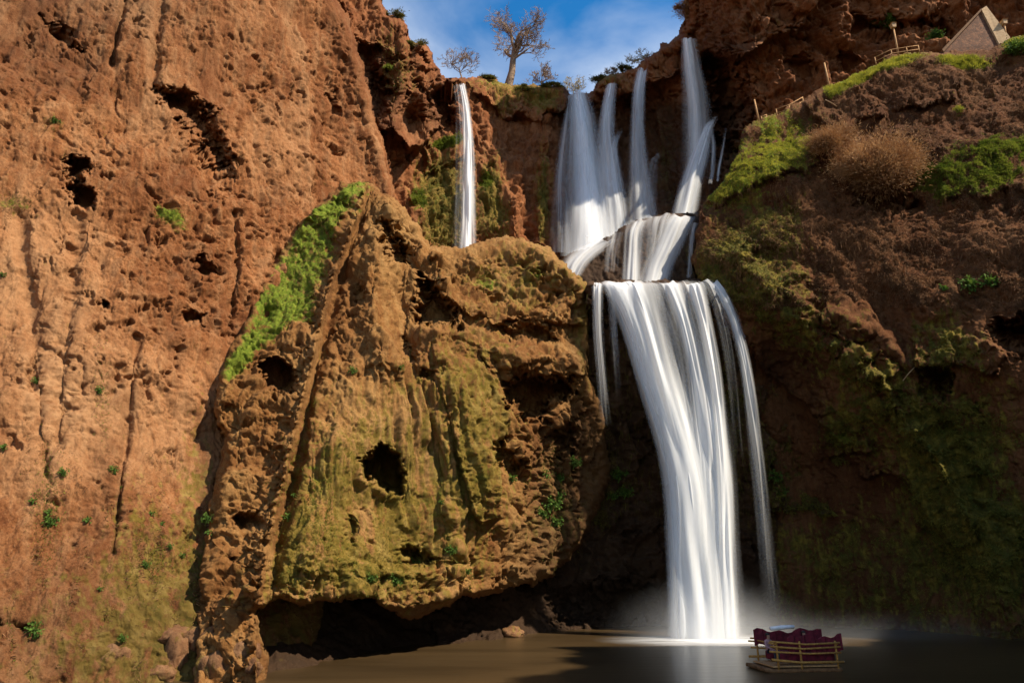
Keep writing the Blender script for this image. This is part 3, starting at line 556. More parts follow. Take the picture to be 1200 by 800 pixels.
# --- right-hand slope
def sh_right(G, D):
    X, Y = G['X'], G['Y']
    dd = dline(X, Y + G['w'] * 16, [(880, 330), (930, 372), (975, 415), (1030, 465), (1085, 530), (1130, 600), (1165, 660), (1180, 720)])
    D = D - (2.6 + G['w'] * .8) * np.exp(-(dd / 36) ** 2) + ridge(G, [(985, 375), (1050, 420), (1100, 480)], 1.6, 14) - ridge(G, [(1020, 400), (1075, 450), (1120, 520), (1150, 590)], 1.2, 10)
    D = D + hem(G, [(820, 270), (870, 290), (930, 345), (1000, 400), (1060, 480), (1110, 560), (1150, 650), (1110, 640), (1060, 560), (1010, 560), (985, 520), (940, 470), (900, 440), (880, 400), (850, 360), (822, 345)], 1.6, 30, 5)
    D = D + hole(G, [(1165, 378), (1200, 370), (1260, 380), (1260, 420), (1180, 412), (1162, 400)], 3.0, 6, 6) + hole(G, [(1075, 432), (1115, 428), (1120, 450), (1105, 470), (1080, 462)], 2.2, 5, 6)
    D = D + hole(G, [(1000, 218), (1060, 222), (1078, 240), (1030, 256), (1000, 244)], 3.0, 10, 6) + hole(G, [(1172, 216), (1182, 216), (1186, 250), (1176, 250)], 1.2, 4, 3) + hole(G, [(820, 238), (842, 226), (850, 240), (826, 258)], 1.0, 4, 4)
    D = D + hem(G, [(1080, 380), (1130, 390), (1180, 410), (1170, 440), (1120, 430), (1075, 430), (1070, 400)], 1.6, 22, 6) + hem(G, [(1090, 180), (1200, 140), (1300, 140), (1300, 230), (1180, 218), (1110, 225)], 1.0, 30, 6)
    D = D + hem(G, [(940, 120), (1000, 90), (1100, 62), (1140, 66), (1120, 110), (1050, 130), (985, 150)], 1.2, 40, 5) + hem(G, [(872, 150), (950, 155), (960, 190), (900, 215), (862, 225), (838, 240)], 1.2, 30, 5)
    D = D + hem(G, [(960, 490), (1010, 480), (1020, 530), (960, 540)], 1.2, 16, 5)
    return D
def dp_right(P, G, mk): return tufa(P, 1300, np.clip(.45 + G['w'] * .3, 0, 1).ravel(), 1.3, 0.9, 0.15, 0.6, None, 0.2)
def mk_right(G):
    X, Y, w = G['X'], G['Y'], G['w']
    dl = dline(X, Y, [(880, 335), (930, 372), (975, 415), (1030, 465), (1085, 530), (1130, 600), (1165, 660)])
    moss = (0.55 + G['w2'] * .35) * np.exp(-(dl / 44) ** 2) + 0.95 * blob(X, Y, 850, 312, 44, 44) + 0.5 * blob(X, Y, 900, 260, 50, 40) + 0.6 * blob(X, Y, 1110, 400, 50, 40) + 0.7 * blob(X, Y, 985, 510, 34, 30) + 0.65 * blob(X, Y, 1130, 520, 90, 90) + 0.5 * sstep(540, 640, Y) + 0.5 * blob(X, Y, 865, 215, 40, 30) + 0.3 * blob(X, Y, 920, 300, 40, 40) + w * 0.2
    patch = np.clip(.62 + G['w'] * .55 + G['w2'] * .5, 0, 1.2)
    grass = patch * (1.35 * blob(X, Y, 905, 178, 62, 40, -28) + 1.2 * blob(X, Y, 858, 214, 38, 18, -32)) + 0.9 * blob(X, Y, 1040, 78, 46, 8, -20) + 0.8 * blob(X, Y, 1000, 93, 20, 7, -25) + 0.85 * blob(X, Y, 1130, 72, 36, 9) + patch * (1.2 * blob(X, Y, 1165, 188, 70, 30, -18) + 0.8 * blob(X, Y, 1105, 205, 34, 18)) + 0.6 * blob(X, Y, 975, 105, 12, 6) + 0.7 * blob(X, Y, 1190, 50, 20, 12) + 0.6 * blob(X, Y, 1125, 125, 8, 6) + 0.5 * blob(X, Y, 985, 512, 20, 12)
    wet_shaded = 0.30 * sstep(480, 700, Y) + 0.5 * blob(X, Y, 900, 480, 60, 90)  # shade of the lower slope and under the rib, put into the colour
    return dict(moss=moss, grass=grass, wet_shaded=wet_shaded)
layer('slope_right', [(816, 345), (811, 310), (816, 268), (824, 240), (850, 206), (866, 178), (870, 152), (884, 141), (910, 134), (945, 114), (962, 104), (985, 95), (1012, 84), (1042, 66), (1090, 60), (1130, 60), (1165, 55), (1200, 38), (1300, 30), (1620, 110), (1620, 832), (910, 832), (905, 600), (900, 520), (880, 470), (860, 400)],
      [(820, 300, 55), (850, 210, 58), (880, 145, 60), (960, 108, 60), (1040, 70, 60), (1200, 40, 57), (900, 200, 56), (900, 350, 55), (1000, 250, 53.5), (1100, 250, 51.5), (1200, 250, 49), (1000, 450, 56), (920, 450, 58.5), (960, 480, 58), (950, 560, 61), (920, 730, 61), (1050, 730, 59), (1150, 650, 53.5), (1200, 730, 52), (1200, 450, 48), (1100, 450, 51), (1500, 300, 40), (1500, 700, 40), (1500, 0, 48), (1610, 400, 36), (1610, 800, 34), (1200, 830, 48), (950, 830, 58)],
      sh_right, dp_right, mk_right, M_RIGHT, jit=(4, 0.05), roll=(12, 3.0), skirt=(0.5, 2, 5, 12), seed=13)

# --- unseen gorge wall right of the camera, added and shaped to cast shade
def shade_wall():
    n, m = 150, 90; V = []
    t = np.linspace(0, 1, n)[None, :]; h = np.linspace(0, 1, m)[:, None]
    bx = np.interp(t, [0, .25, .6, 1], [62, 56, 50, 46]) ; by = np.interp(t, [0, .25, .6, 1], [52, 34, 6, -40])
    x = bx + 10 * h ** 1.5 * np.ones_like(t); y = by + 0 * h; z = -1 + (np.interp(t, [0, .31, .40, 1], [51, 54, 77, 77]) + 1.5 * np.sin(t * 23)) * h
    P = np.stack(np.broadcast_arrays(x, y, z), -1).reshape(-1, 3).astype(np.float32)
    d = tufa(P, 1700, .7, 1.6, 1.4, .3); P[:, 0] -= d
    top = P.reshape(m, n, 3)[-1].copy(); top[:, 0] += 25; P = np.concatenate([P, top])
    i = np.arange((m + 1) * n).reshape(m + 1, n)
    Q = np.stack([i[:-1, :-1].ravel(), i[:-1, 1:].ravel(), i[1:, 1:].ravel(), i[1:, :-1].ravel()], 1)
    k = len(P); o = mesh_np('cliff_shade_wall', P, Q, M_RIGHT, attrs=dict(moss=np.full(k, .3), grass=np.zeros(k), wet_shaded=np.zeros(k), pale=np.zeros(k)))
    tag(o, kind='structure')
shade_wall()

# ------------------------------------------------------------------ river bed and pool
def sheet(name, x0, x1, y0, y1, z, mat, n=2):
    xs = np.linspace(x0, x1, n); ys = np.linspace(y0, y1, n); X, Y = np.meshgrid(xs, ys)
    P = np.stack([X.ravel(), Y.ravel(), np.full(X.size, z)], 1); i = np.arange(n * n).reshape(n, n)
    Q = np.stack([i[:-1, :-1].ravel(), i[:-1, 1:].ravel(), i[1:, 1:].ravel(), i[1:, :-1].ravel()], 1)
    return tag(mesh_np(name, P, Q, mat), kind='structure')
M_BED = simple('river_mud', (0.10, 0.055, 0.028), (0.16, 0.09, 0.045), 0.5)
sheet('ground', -1500, 1500, -1500, 1500, -2.5, M_BED, 3)
mw, t, b, o = mat_new('muddy_water')
g = t.nodes.new('ShaderNodeNewGeometry').outputs['Position']
n_ = nz(t, mapv(t, g, (0.05, 0.22, 1)), 1.0, 5, 0.55, 0.6)
t.links.new(ramp(t, n_, [(0.35, (0.036, 0.022, 0.0095)), (0.65, (0.060, 0.037, 0.016))]), b.inputs['Base Color'])
b.inputs['Roughness'].default_value = 0.28; b.inputs['IOR'].default_value = 1.33
bp = t.nodes.new('ShaderNodeBump'); bp.inputs['Strength'].default_value = 0.25; bp.inputs['Distance'].default_value = 0.08
t.links.new(nz(t, mapv(t, g, (0.5, 1.6, 1)), 1.0, 4, 0.5, 0.5), bp.inputs['Height']); t.links.new(bp.outputs[0], b.inputs['Normal'])
sheet('water', -150, 150, -80, 95, 0.0, mw, 4)

# ------------------------------------------------------------------ waterfalls
def water_material(name, seed, lo, hi, across, blue=0.0):
    m, t, b, o = mat_new(name)
    cv = t.nodes.new('ShaderNodeCombineXYZ'); t.links.new(mth(t, 'MULTIPLY', attr(t, 'fu'), across), cv.inputs[0]); t.links.new(mth(t, 'MULTIPLY', attr(t, 'fv'), 0.05), cv.inputs[1]); cv.inputs[2].default_value = seed
    s1 = nz(t, cv.outputs[0], 1.0, 6, 0.62, 0.15)
    a = ramp(t, s1, [(lo, (0, 0, 0)), (hi, (1, 1, 1))])
    d = attr(t, 'dens')
    al = mth(t, 'MULTIPLY', attr(t, 'edge'), mth(t, 'ADD', mth(t, 'MULTIPLY', a, mth(t, 'SUBTRACT', 1.0, mth(t, 'MULTIPLY', d, 0.45))), mth(t, 'MULTIPLY', d, 0.45)))
    al = mth(t, 'MULTIPLY', al, mth(t, 'MINIMUM', mth(t, 'MULTIPLY', d, 1.25), 1.0), True)
    df = t.nodes.new('ShaderNodeBsdfDiffuse'); df.inputs[0].default_value = (0.95, 0.96, 0.97, 1)
    tl = t.nodes.new('ShaderNodeBsdfTranslucent'); tl.inputs[0].default_value = (0.95, 0.96, 0.97, 1)
    m1 = t.nodes.new('ShaderNodeMixShader'); m1.inputs[0].default_value = 0.36; t.links.new(df.outputs[0], m1.inputs[1]); t.links.new(tl.outputs[0], m1.inputs[2])
    tr = t.nodes.new('ShaderNodeBsdfTransparent'); m2 = t.nodes.new('ShaderNodeMixShader')
    t.links.new(al, m2.inputs[0]); t.links.new(tr.outputs[0], m2.inputs[1]); t.links.new(m1.outputs[0], m2.inputs[2]); t.links.new(m2.outputs[0], o.inputs[0])
    return m
M_W = [water_material('silky_water', 1.3, 0.26, 0.72, 0.75), water_material('silky_water_strands', 7.7, 0.44, 0.76, 1.2), water_material('silky_water_soft', 12.1, 0.16, 0.60, 0.4), water_material('silky_water_core', 4.4, 0.05, 0.50, 0.12)]
def spl(a, t):
    """smooth interpolation of control rows a at parameters t in 0..1 (monotone-ish cubic)"""
    a = np.array(a, float); n = len(a); x = t * (n - 1); i = np.clip(np.floor(x).astype(int), 0, n - 2); f = (x - i)[:, None]
    p0 = a[np.clip(i - 1, 0, n - 1)]; p1 = a[i]; p2 = a[i + 1]; p3 = a[np.clip(i + 2, 0, n - 1)]
    return 0.5 * ((2 * p1) + (-p0 + p2) * f + (2 * p0 - 5 * p1 + 4 * p2 - p3) * f ** 2 + (-p0 + 3 * p1 - 3 * p2 + p3) * f ** 3)
def stream(name, rows, mat, parent, bulge=0.6, nu=28, nv=90, edge_pow=1.0, seed=0):
    """rows: (px, py, Y, half width px, density)"""
    t = np.linspace(0, 1, nv); c = spl(rows, t); u = np.linspace(-1, 1, nu)
    PX = c[:, 0:1] + u[None] * c[:, 3:4]; PY = np.repeat(c[:, 1:2], nu, 1)
    PY = PY + noise(np.stack([PX.ravel() * .12, 0 * PX.ravel(), np.full(PX.size, seed + 3.3)], 1), 1.0, 5).reshape(PX.shape) * 5.0 * np.clip(1 - t * 7, 0, 1)[:, None]
    mid = at(c[:, 0], c[:, 1], c[:, 2]); wid = np.linalg.norm(at(c[:, 0] + c[:, 3], c[:, 1], c[:, 2]) - mid, axis=1)
    Yd = c[:, 2:3] + (u[None] ** 2) * np.minimum(bulge, wid[:, None])
    V = at(PX, PY, Yd)
    ln = np.concatenate([[0], np.cumsum(np.linalg.norm(np.diff(mid, axis=0), axis=1))])
    q = np.stack([np.repeat(ln[:, None], nu, 1).ravel() * 1.0, np.repeat(u[None], nv, 0).ravel() * 2, np.full(nu * nv, seed + 0.5)], 1)
    V = V.reshape(-1, 3); V[:, 1] += noise(q, (0.15, 1.5, 1), seed) * 0.35
    i = np.arange(nu * nv).reshape(nv, nu)
    Q = np.stack([i[:-1, :-1].ravel(), i[1:, :-1].ravel(), i[1:, 1:].ravel(), i[:-1, 1:].ravel()], 1)
    fu = (u[None] * wid.max() * 1.6 * np.ones((nv, 1))); fv = np.repeat(ln[:, None], nu, 1) + seed * 9.1
    edge = np.repeat(np.clip(1 - np.abs(u) ** 1.8, 0, 1)[None] ** 1.3, nv, 0); dens = np.repeat(np.clip(c[:, 4:5], 0, 1.2), nu, 1)
    return mesh_np(name, V, Q, mat, parent, attrs=dict(fu=fu, fv=fv, edge=edge, dens=dens))
def wy(layer_, px, py): return surf(layer_, px, py)[0].y
def fall(label, base, streams, group='waterfalls of the upper tier', name='waterfall'):
    e = empty(name, pt(*base), label, 'waterfall', group)
    for s, (nm, rows, mi, bl) in enumerate(streams):
        stream(nm, rows, M_W[mi], e, bl, seed=s + int(base[0]))
    return e
def onwall(lay, rows, off=0.8):
    """give px,py,hw,dens rows a distance in front of a rock layer, falling in a straight line"""
    ys = [min(wy(lay, r[0] + k * r[2], r[1]) for k in (-1, -.5, 0, .5, 1)) if i else wy(lay, r[0], r[1]) for i, r in enumerate(rows)]; y0 = ys[0] - 1.8; n = len(rows)
    k = min((ys[i] - off - y0) / (i / (n - 1)) for i in range(1, n))
    return [(r[0], r[1], y0 + k * i / (n - 1), r[2], r[3]) for i, r in enumerate(rows)]
B = 'cliff_back'
r1 = onwall(B, [(541, 99, 4.5, 1), (546, 130, 6, 1), (549, 180, 8, .95), (549, 230, 9, .95), (548, 295, 11, .85)])
fall('thin white waterfall standing alone, left of the others, on the mossy back wall', (548, 290, r1[-1][2]), [
    ('water_curtain', [(a, b, c, d, e * .8) for a, b, c, d, e in r1], 2, .5), ('water_curtain', [(a, b, c + .2, d * .55, e) for a, b, c, d, e in r1], 2, .3), ('veil', [(a - 4, b, c + .3, d * 1.5, e * .45) for a, b, c, d, e in r1], 1, .3)])
r2 = onwall(B, off=1.4, rows=[(677, 109, 11, 1), (681, 140, 16, 1), (687, 190, 23, .95), (692, 240, 30, .95), (694, 300, 38, .95)])
v2 = onwall(B, [(668, 112, 4, .6), (664, 160, 9, .6), (660, 220, 13, .55), (660, 296, 17, .5)], .5)
fall('widest upper waterfall, fanning out from the notch under the skyline', (699, 296, r2[-1][2]), [
    ('water_curtain', r2, 0, .9), ('water_curtain', [(a + 1, b, c + .3, d * .62, e) for a, b, c, d, e in r2], 3, .5), ('veil', v2, 1, .5), ('veil', [(a + 3, b, c - .2, d * 1.1, e * .5) for a, b, c, d, e in r2], 1, .5)])
r3 = onwall(B, [(716, 99, 6, .95), (712, 125, 8, .8), (710, 160, 11, .6), (714, 200, 14, .75), (719, 240, 17, .75), (723, 290, 20, .65)])
fall('narrow upper waterfall right beside the widest one, breaking on rock halfway', (722, 290, r3[-1][2]), [
    ('water_curtain', [(a, b, c, d, e * .8) for a, b, c, d, e in r3], 2, .4), ('veil', [(a + 1, b, c - .2, d * 1.2, e * .8) for a, b, c, d, e in r3], 1, .4),
    ('strand', onwall(B, [(728, 152, 4, .1), (720, 170, 5, .7), (722, 210, 6, .7), (730, 280, 6, .5)], .9), 1, .2)])
r4 = onwall(B, [(753, 81, 6, .95), (749, 105, 7.5, .8), (747, 150, 9, .55), (749, 200, 13, .5), (755, 268, 20, .55)])
fall('slim faint waterfall third from the right on the dark upper wall', (754, 266, r4[-1][2]), [
    ('water_curtain', [(a, b, c, d, e * .85) for a, b, c, d, e in r4], 2, .4), ('veil', [(a, b, c - .2, d * 1.2, e * .8) for a, b, c, d, e in r4], 1, .4),
    ('strand', onwall(B, [(772, 182, 4, .35), (766, 190, 6, .4), (764, 225, 7, .4), (762, 262, 7, .3)], .9), 1, .2)])
r5 = onwall(B, [(807, 45, 9, .75), (811, 80, 14, .5), (816, 120, 18, .4), (817, 165, 20, .3), (814, 215, 20, 0)])
s5 = onwall(B, [(838, 139, 5, .15), (830, 150, 8, .8), (820, 180, 12, .9), (810, 215, 15, .85), (801, 256, 17, .9)], 1.2)
fall('tallest upper waterfall, a wide veil dropping from the rim under the right crag', (800, 254, s5[-1][2]), [
    ('veil', [(a - 2, b, c + .2, d * .4, e * 1.3) for a, b, c, d, e in r5], 3, .3), ('veil', r5, 2, .5), ('veil', [(a - 3, b, c - .2, d * .5, e * 1.2) for a, b, c, d, e in r5], 2, .4), ('water_curtain', s5, 0, .6), ('water_curtain', [(a, b, c - .3, d * .9, e) for a, b, c, d, e in s5], 1, .6),
    ('strand', onwall(B, [(833, 144, 3, .1), (836, 170, 3, .7), (835, 200, 3, .6), (832, 215, 3, .3)], 1.2), 0, .1),
    ('strand', onwall(B, [(851, 148, 1.5, .1), (847, 175, 2, .7), (843, 195, 2, .7), (841, 212, 2, .4)], 1.0), 0, .1)])
def led(px, py, hw, d, off=.7): return (px, py, min(wy('rock_ledge', px + dx, py) for dx in (-8, 0, 8)) - off, hw, d)
fall('low white cascade spilling over the dark ledge between the two tiers', (770, 328, 57.5), [
    ('water_curtain', [led(800, 252, 16, .9), led(794, 262, 20, 1), led(782, 290, 20, 1), led(772, 312, 20, 1), led(766, 335, 20, 1)], 0, .4),
    ('water_curtain', [led(750, 258, 14, .7), led(744, 272, 13, .8), led(742, 300, 13, .85), led(741, 335, 14, .8)], 1, .3),
    ('water_curtain', [led(776, 252, 24, .5), led(772, 262, 24, .4), led(768, 290, 24, .25), led(764, 320, 22, .05)], 1, .3),
    ('water_curtain', [led(712, 280, 12, .6), led(698, 288, 20, 1), led(684, 298, 20, 1), led(674, 310, 17, 1), led(668, 325, 13, .9)], 0, .3),
    ('strand', [led(815, 262, 4, .6), led(811, 280, 4, .6), led(808, 325, 4, .4)], 1, .1), ('strand', [led(722, 272, 10, .4), led(718, 290, 10, .35), led(716, 318, 10, .15)], 1, .1)], group='waterfalls of the lower tier')
YL = 52.2
def arc(x0, x1, x2, x3, x4, h0, h1, h4, d0=1.0, d4=1.0, dy=0.0):
    """a stream leaving the lip at x0 and landing at x4: rows at y = 330, 338, 385, 450, 550, 650, 752"""
    return [(x0, 331, 54.0 + dy, h0, d0 * .9), (x0 + (x1 - x0) * .25, 338, 52.6 + dy, h0 * 1.05, d0), (x1, 385, 52.2 + dy, h1, d0), (x2, 450, 52.05 + dy, h1, d0),
            (x3, 550, 51.95 + dy, (h1 + h4) / 2, (d0 + d4) / 2), (x3 + (x4 - x3) * .55, 650, 51.85 + dy, (h1 + 2 * h4) / 3, d4), (x4, 754, 51.75 + dy, h4 * 1.15, d4)]
fall('great main waterfall plunging from the lip into the brown pool', (830, 748, 51.8), [
    ('water_curtain', arc(722, 747, 766, 794, 806, 19, 16, 22, 1.0, 1.0), 2, .8), ('water_curtain', arc(740, 761, 778, 805, 822, 11, 10, 22, 1.0, 1.0, -.2), 2, .8),
    ('water_curtain', arc(784, 804, 817, 829, 840, 15, 12, 16, 1.0, 1.0), 2, .6), ('water_curtain', arc(811, 827, 838, 847, 853, 13, 10, 14, 1.0, .9, -.1), 2, .6),
    ('water_curtain', arc(762, 787, 803, 818, 832, 8, 6, 26, .08, 1.0, .3), 2, .6), ('water_curtain', arc(714, 738, 757, 786, 800, 14, 12, 16, .7, .6, .2), 2, .5),
    ('water_curtain', [r[:4] + (d_,) for r, d_ in zip(arc(744, 768, 788, 808, 820, 26, 24, 30, 1, 1, .2), (0, 0, .05, .45, 1.1, 1.1, 1.1))], 3, .8), ('water_curtain', [r[:4] + (d_,) for r, d_ in zip(arc(796, 816, 828, 840, 846, 22, 16, 20, 1, 1, .25), (.1, .1, .15, .5, 1.1, 1.1, 1.1))], 3, .6),
    ('veil', arc(768, 786, 803, 820, 828, 66, 46, 44, .16, .7, .5), 2, .8), ('veil', arc(738, 760, 777, 806, 826, 32, 26, 40, .55, .7, -.3), 2, .6),
    ('side_stream', [(836, 330, 54.0, 8, .9), (844, 340, 52.8, 9, .9), (860, 375, 52.5, 8, .8), (874, 430, 52.4, 8, .65), (886, 520, 52.3, 9, .36), (896, 620, 52.2, 10, .18), (906, 725, 52.1, 13, .0)], 2, .3),
    ('side_stream', [(826, 329, 53.9, 10, .8), (834, 337, 52.7, 10, .7), (848, 380, 52.4, 8, .4), (860, 450, 52.3, 8, .2), (868, 540, 52.3, 10, 0)], 1, .3),
    ('side_stream', [(701, 332, 54.2, 8, .9), (700, 345, 53.0, 7, .7), (701, 390, 52.9, 7, .5), (705, 440, 52.9, 7, .3), (710, 500, 52.9, 8, 0)], 2, .2),
    ('side_stream', [(716, 332, 54.1, 8, .8), (717, 345, 53.0, 7, .6), (719, 385, 52.9, 6, .4), (722, 430, 52.9, 6, .15), (724, 470, 52.9, 6, 0)], 1, .2),
], group='waterfalls of the lower tier')

# spray hanging over the pool at the foot of the main fall
def mist(name, c, r, dens, label):
    me = bpy.data.meshes.new(name); import bmesh
    bm = bmesh.new(); bmesh.ops.create_icosphere(bm, subdivisions=3, radius=1.0); bm.to_mesh(me); bm.free()
    o = bpy.data.objects.new(name, me); COL.objects.link(o); o.location = c; o.scale = r
    m = bpy.data.materials.new(name); m.use_nodes = True; t = m.node_tree; t.nodes.clear()
    out = t.nodes.new('ShaderNodeOutputMaterial'); v = t.nodes.new('ShaderNodeVolumePrincipled'); v.inputs['Color'].default_value = (0.95, 0.97, 1, 1); v.inputs['Anisotropy'].default_value = 0.2
    tcx = t.nodes.new('ShaderNodeTexCoord').outputs['Object']
    ln = t.nodes.new('ShaderNodeVectorMath'); ln.operation = 'LENGTH'; t.links.new(tcx, ln.inputs[0])
    f = mth(t, 'SUBTRACT', 1.0, ln.outputs['Value'], True); f = mth(t, 'POWER', f, 2.4)
    f = mth(t, 'MULTIPLY', f, ramp(t, nz(t, tcx, 2.2, 3, 0.5), [(0.3, (.4,) * 3), (0.7, (1,) * 3)]))
    t.links.new(mth(t, 'MULTIPLY', f, dens), v.inputs['Density']); t.links.new(v.outputs[0], out.inputs['Volume'])
    me.materials.append(m); tag(o, label, 'mist', kind='stuff')
mist('mist', (13.8, 50.8, 0.2), (8.5, 4.5, 4.6), 0.42, 'white spray hanging over the pool at the foot of the main fall')
mist('mist', (24.0, 52.0, 0.2), (17, 5.0, 2.2), 0.10, 'thin low spray drifting over the dark water right of the raft')

def foam(c, rx, ry):
    n, k = 64, 20; V = []; a_ = []
    for i in range(k + 1):
        for j in range(n):
            w = 2 * math.pi * j / n; V.append((c[0] + rx * i / k * math.cos(w), c[1] + ry * i / k * math.sin(w), .02)); a_.append(1 - i / k)
    Q = [(i * n + j, i * n + (j + 1) % n, (i + 1) * n + (j + 1) % n, (i + 1) * n + j) for i in range(k) for j in range(n)]
    m, t, b, o = mat_new('foam'); b.inputs['Base Color'].default_value = (.9, .92, .94, 1); b.inputs['Roughness'].default_value = .9
    g = t.nodes.new('ShaderNodeNewGeometry').outputs['Position']
    f = mth(t, 'POWER', attr(t, 'near'), 1.7); f = mth(t, 'MULTIPLY', f, ramp(t, nz(t, mapv(t, g, (.25, .9, 1)), 1.0, 4, .55, .4), [(.28, (.25,) * 3), (.62, (1,) * 3)]))
    t.links.new(mth(t, 'MULTIPLY', f, 1.25, True), b.inputs['Alpha'])
    o = mesh_np('foam', V, Q, m, attrs=dict(near=a_)); tag(o, 'white foam spreading on the brown water at the foot of the main fall', 'foam', kind='stuff')
foam((14.2, 50.6), 9.0, 5.0)

# ------------------------------------------------------------------ grass, moss and dry stems (uncountable cover)
def scatter(layer_, weight, n, rng):
    l = LAY[layer_]; w = np.clip(weight, 0, None) * (l['sd'] > 2); X = l['X']
    w = w * ((X > -15) & (X < 1215)); p = w.ravel() / w.sum(); idx = rng.choice(X.size, n, p=p)
    return l['P'].reshape(-1, 3)[idx], l['n'].reshape(-1, 3)[idx]
def blades(name, layer_, weight, n, ln, wd, up, out, jitter, mat, label, seed, cat='grass'):
    rng = np.random.default_rng(seed); P, Nn = scatter(layer_, weight, n, rng)
    d = np.array([0, 0, up])[None] + Nn * out + rng.normal(0, jitter, (n, 3)); d /= np.linalg.norm(d, axis=1, keepdims=True)
    s = np.cross(d, rng.normal(0, 1, (n, 3))); s /= np.linalg.norm(s, axis=1, keepdims=True)
    h = (ln * rng.uniform(0.45, 1.25, n))[:, None]; w = wd * rng.uniform(.6, 1.3, n)[:, None]
    base = P + rng.normal(0, 0.03, (n, 3)) - Nn * 0.02
    V = np.stack([base - s * w, base + s * w, base + d * h * .6 + s * w * .7, base + d * h + np.array([0, 0, -1]) * h * .12], 1).reshape(-1, 3)
    i = np.arange(n)[:, None] * 4; Q = i + np.array([[0, 1, 2, 3]])
    cl = np.clip(0.5 + noise(P, 1.1, seed) * 0.7 + rng.normal(0, .18, n), 0, 1)
    o = mesh_np(name, V, Q, mat, attrs=dict(rnd=np.repeat(cl, 4)), smooth=False)
    tag(o, label, cat, kind='stuff'); return o
lm = lambda L_: LAY[L_]['mk']
XL, YL_ = LAY['cliff_left']['X'], LAY['cliff_left']['Y']; q_ = np.stack([XL.ravel(), YL_.ravel(), 0 * XL.ravel()], 1)
tl = np.clip(fbm(q_, (0.05, 0.016, 1), 4, 61, .6).reshape(XL.shape) * 4 - .35, 0, 1)
wl = tl * (.25 + sstep(420, 620, YL_)) + 1.5 * blob(XL, YL_, 20, 240, 24, 12) + 1.2 * blob(XL, YL_, 62, 150, 22, 9) + .8 * blob(XL, YL_, 200, 250, 18, 7) + .6 * blob(XL, YL_, 180, 640, 40, 60)
blades('dry_vegetation', 'cliff_left', wl, 9000, .22, .014, -.5, .8, .5, M_DRY, 'wisps of dead grass clinging to the red cliff', 31, 'dry grass')
wl = blob(XL, YL_, 190, 640, 45, 60) * tl + .5 * blob(XL, YL_, 55, 590, 16, 50) + .35 * blob(XL, YL_, 120, 470, 8, 40) + blob(XL, YL_, 200, 252, 16, 6) * 1.5 + .8 * blob(XL, YL_, 18, 234, 16, 5) + .15 * sstep(600, 780, YL_) * tl
blades('grass', 'cliff_left', wl, 5000, .13, .016, .2, .9, .6, M_GRASS, 'thin green seedlings in streaks on the red cliff', 32)
XB, YB = LAY['buttress']['X'], LAY['buttress']['Y']; q_ = np.stack([XB.ravel(), YB.ravel(), 0 * XB.ravel()], 1)
tb = np.clip(fbm(q_, (0.06, 0.02, 1), 4, 66, .6).reshape(XB.shape) * 4, 0, 1)
blades('grass', 'buttress', tb * (blob(XB, YB, 370, 560, 40, 80) + .8 * blob(XB, YB, 510, 600, 14, 60, 8) + .8 * blob(XB, YB, 600, 320, 60, 16) + .6 * blob(XB, YB, 450, 675, 60, 14) + .7 * blob(XB, YB, 645, 580, 26, 50)), 7000, .12, .016, .1, .9, .6, M_GRASS, 'tiny green sprouts scattered on the mossy buttress', 33)
blades('dry_vegetation', 'buttress', (1.0 * blob(XB, YB, 370, 320, 40, 60, 30) + .5 * tb * (YB < 420)), 9000, .20, .013, -.6, .7, .45, M_DRY, 'dead grass hanging down the upper buttress', 34, 'dry grass')
gb = lm('buttress')['grass']
blades('grass', 'buttress', sstep(.35, .8, gb + LAY['buttress']['X'] * 0), 16000, .09, .012, .5, .9, .45, M_GRASS, 'bright green grass strip down the edge of the red buttress', 21)
gr_ = lm('slope_right')['grass']; XR, YR = LAY['slope_right']['X'], LAY['slope_right']['Y']
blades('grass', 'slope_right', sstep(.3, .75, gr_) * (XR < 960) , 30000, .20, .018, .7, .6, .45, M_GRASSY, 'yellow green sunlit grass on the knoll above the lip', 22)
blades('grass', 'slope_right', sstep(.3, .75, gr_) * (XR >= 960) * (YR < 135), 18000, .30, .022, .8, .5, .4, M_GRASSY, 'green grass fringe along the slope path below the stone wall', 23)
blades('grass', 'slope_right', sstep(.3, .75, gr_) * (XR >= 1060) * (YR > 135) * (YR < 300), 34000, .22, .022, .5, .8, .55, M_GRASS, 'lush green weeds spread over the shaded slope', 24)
blades('dry_vegetation', 'slope_right', (YR < 360) * (0.25 + np.clip(fbm(np.stack([XR.ravel(), YR.ravel(), 0 * XR.ravel()], 1), 0.02, 3, 77).reshape(XR.shape) * 3, 0, 1)), 130000, .26, .02, -0.9, .45, .5, M_DRY, 'brown dead creepers hanging over the shaded slope', 25, 'dry creepers')
hw_ = np.clip(fbm(np.stack([XR.ravel(), YR.ravel(), 0 * XR.ravel()], 1), 0.03, 3, 79).reshape(XR.shape) * 4, 0, 1)
blades('dry_vegetation', 'slope_right', hw_ * (YR > 90) * (YR < 330) * (XR > 830), 9000, .95, .012, -1.6, .28, .2, M_DRY, 'long dead vines trailing down the shaded slope', 35, 'dry vines')
blades('moss', 'cliff_below_lip', np.clip(.4 + LAY['cliff_below_lip']['mk']['moss'] * 0 , 0, 1) * (LAY['cliff_below_lip']['Y'] > 345) * (LAY['cliff_below_lip']['Y'] < 600) * (LAY['cliff_below_lip']['X'] > 660), 9000, .7, .014, -1.6, .25, .2, M_MOSSLEAF, 'mossy roots hanging on the damp recess wall', 36, 'hanging roots')
mr_ = lm('slope_right')['moss']
blades('moss', 'slope_right', sstep(.35, .8, mr_) * (YR > 250), 45000, .20, .03, -.3, .9, .5, M_MOSSLEAF, 'olive moss cushions on the shaded slope and its diagonal rib', 26, 'moss')
ml = lm('cliff_below_lip')['moss']
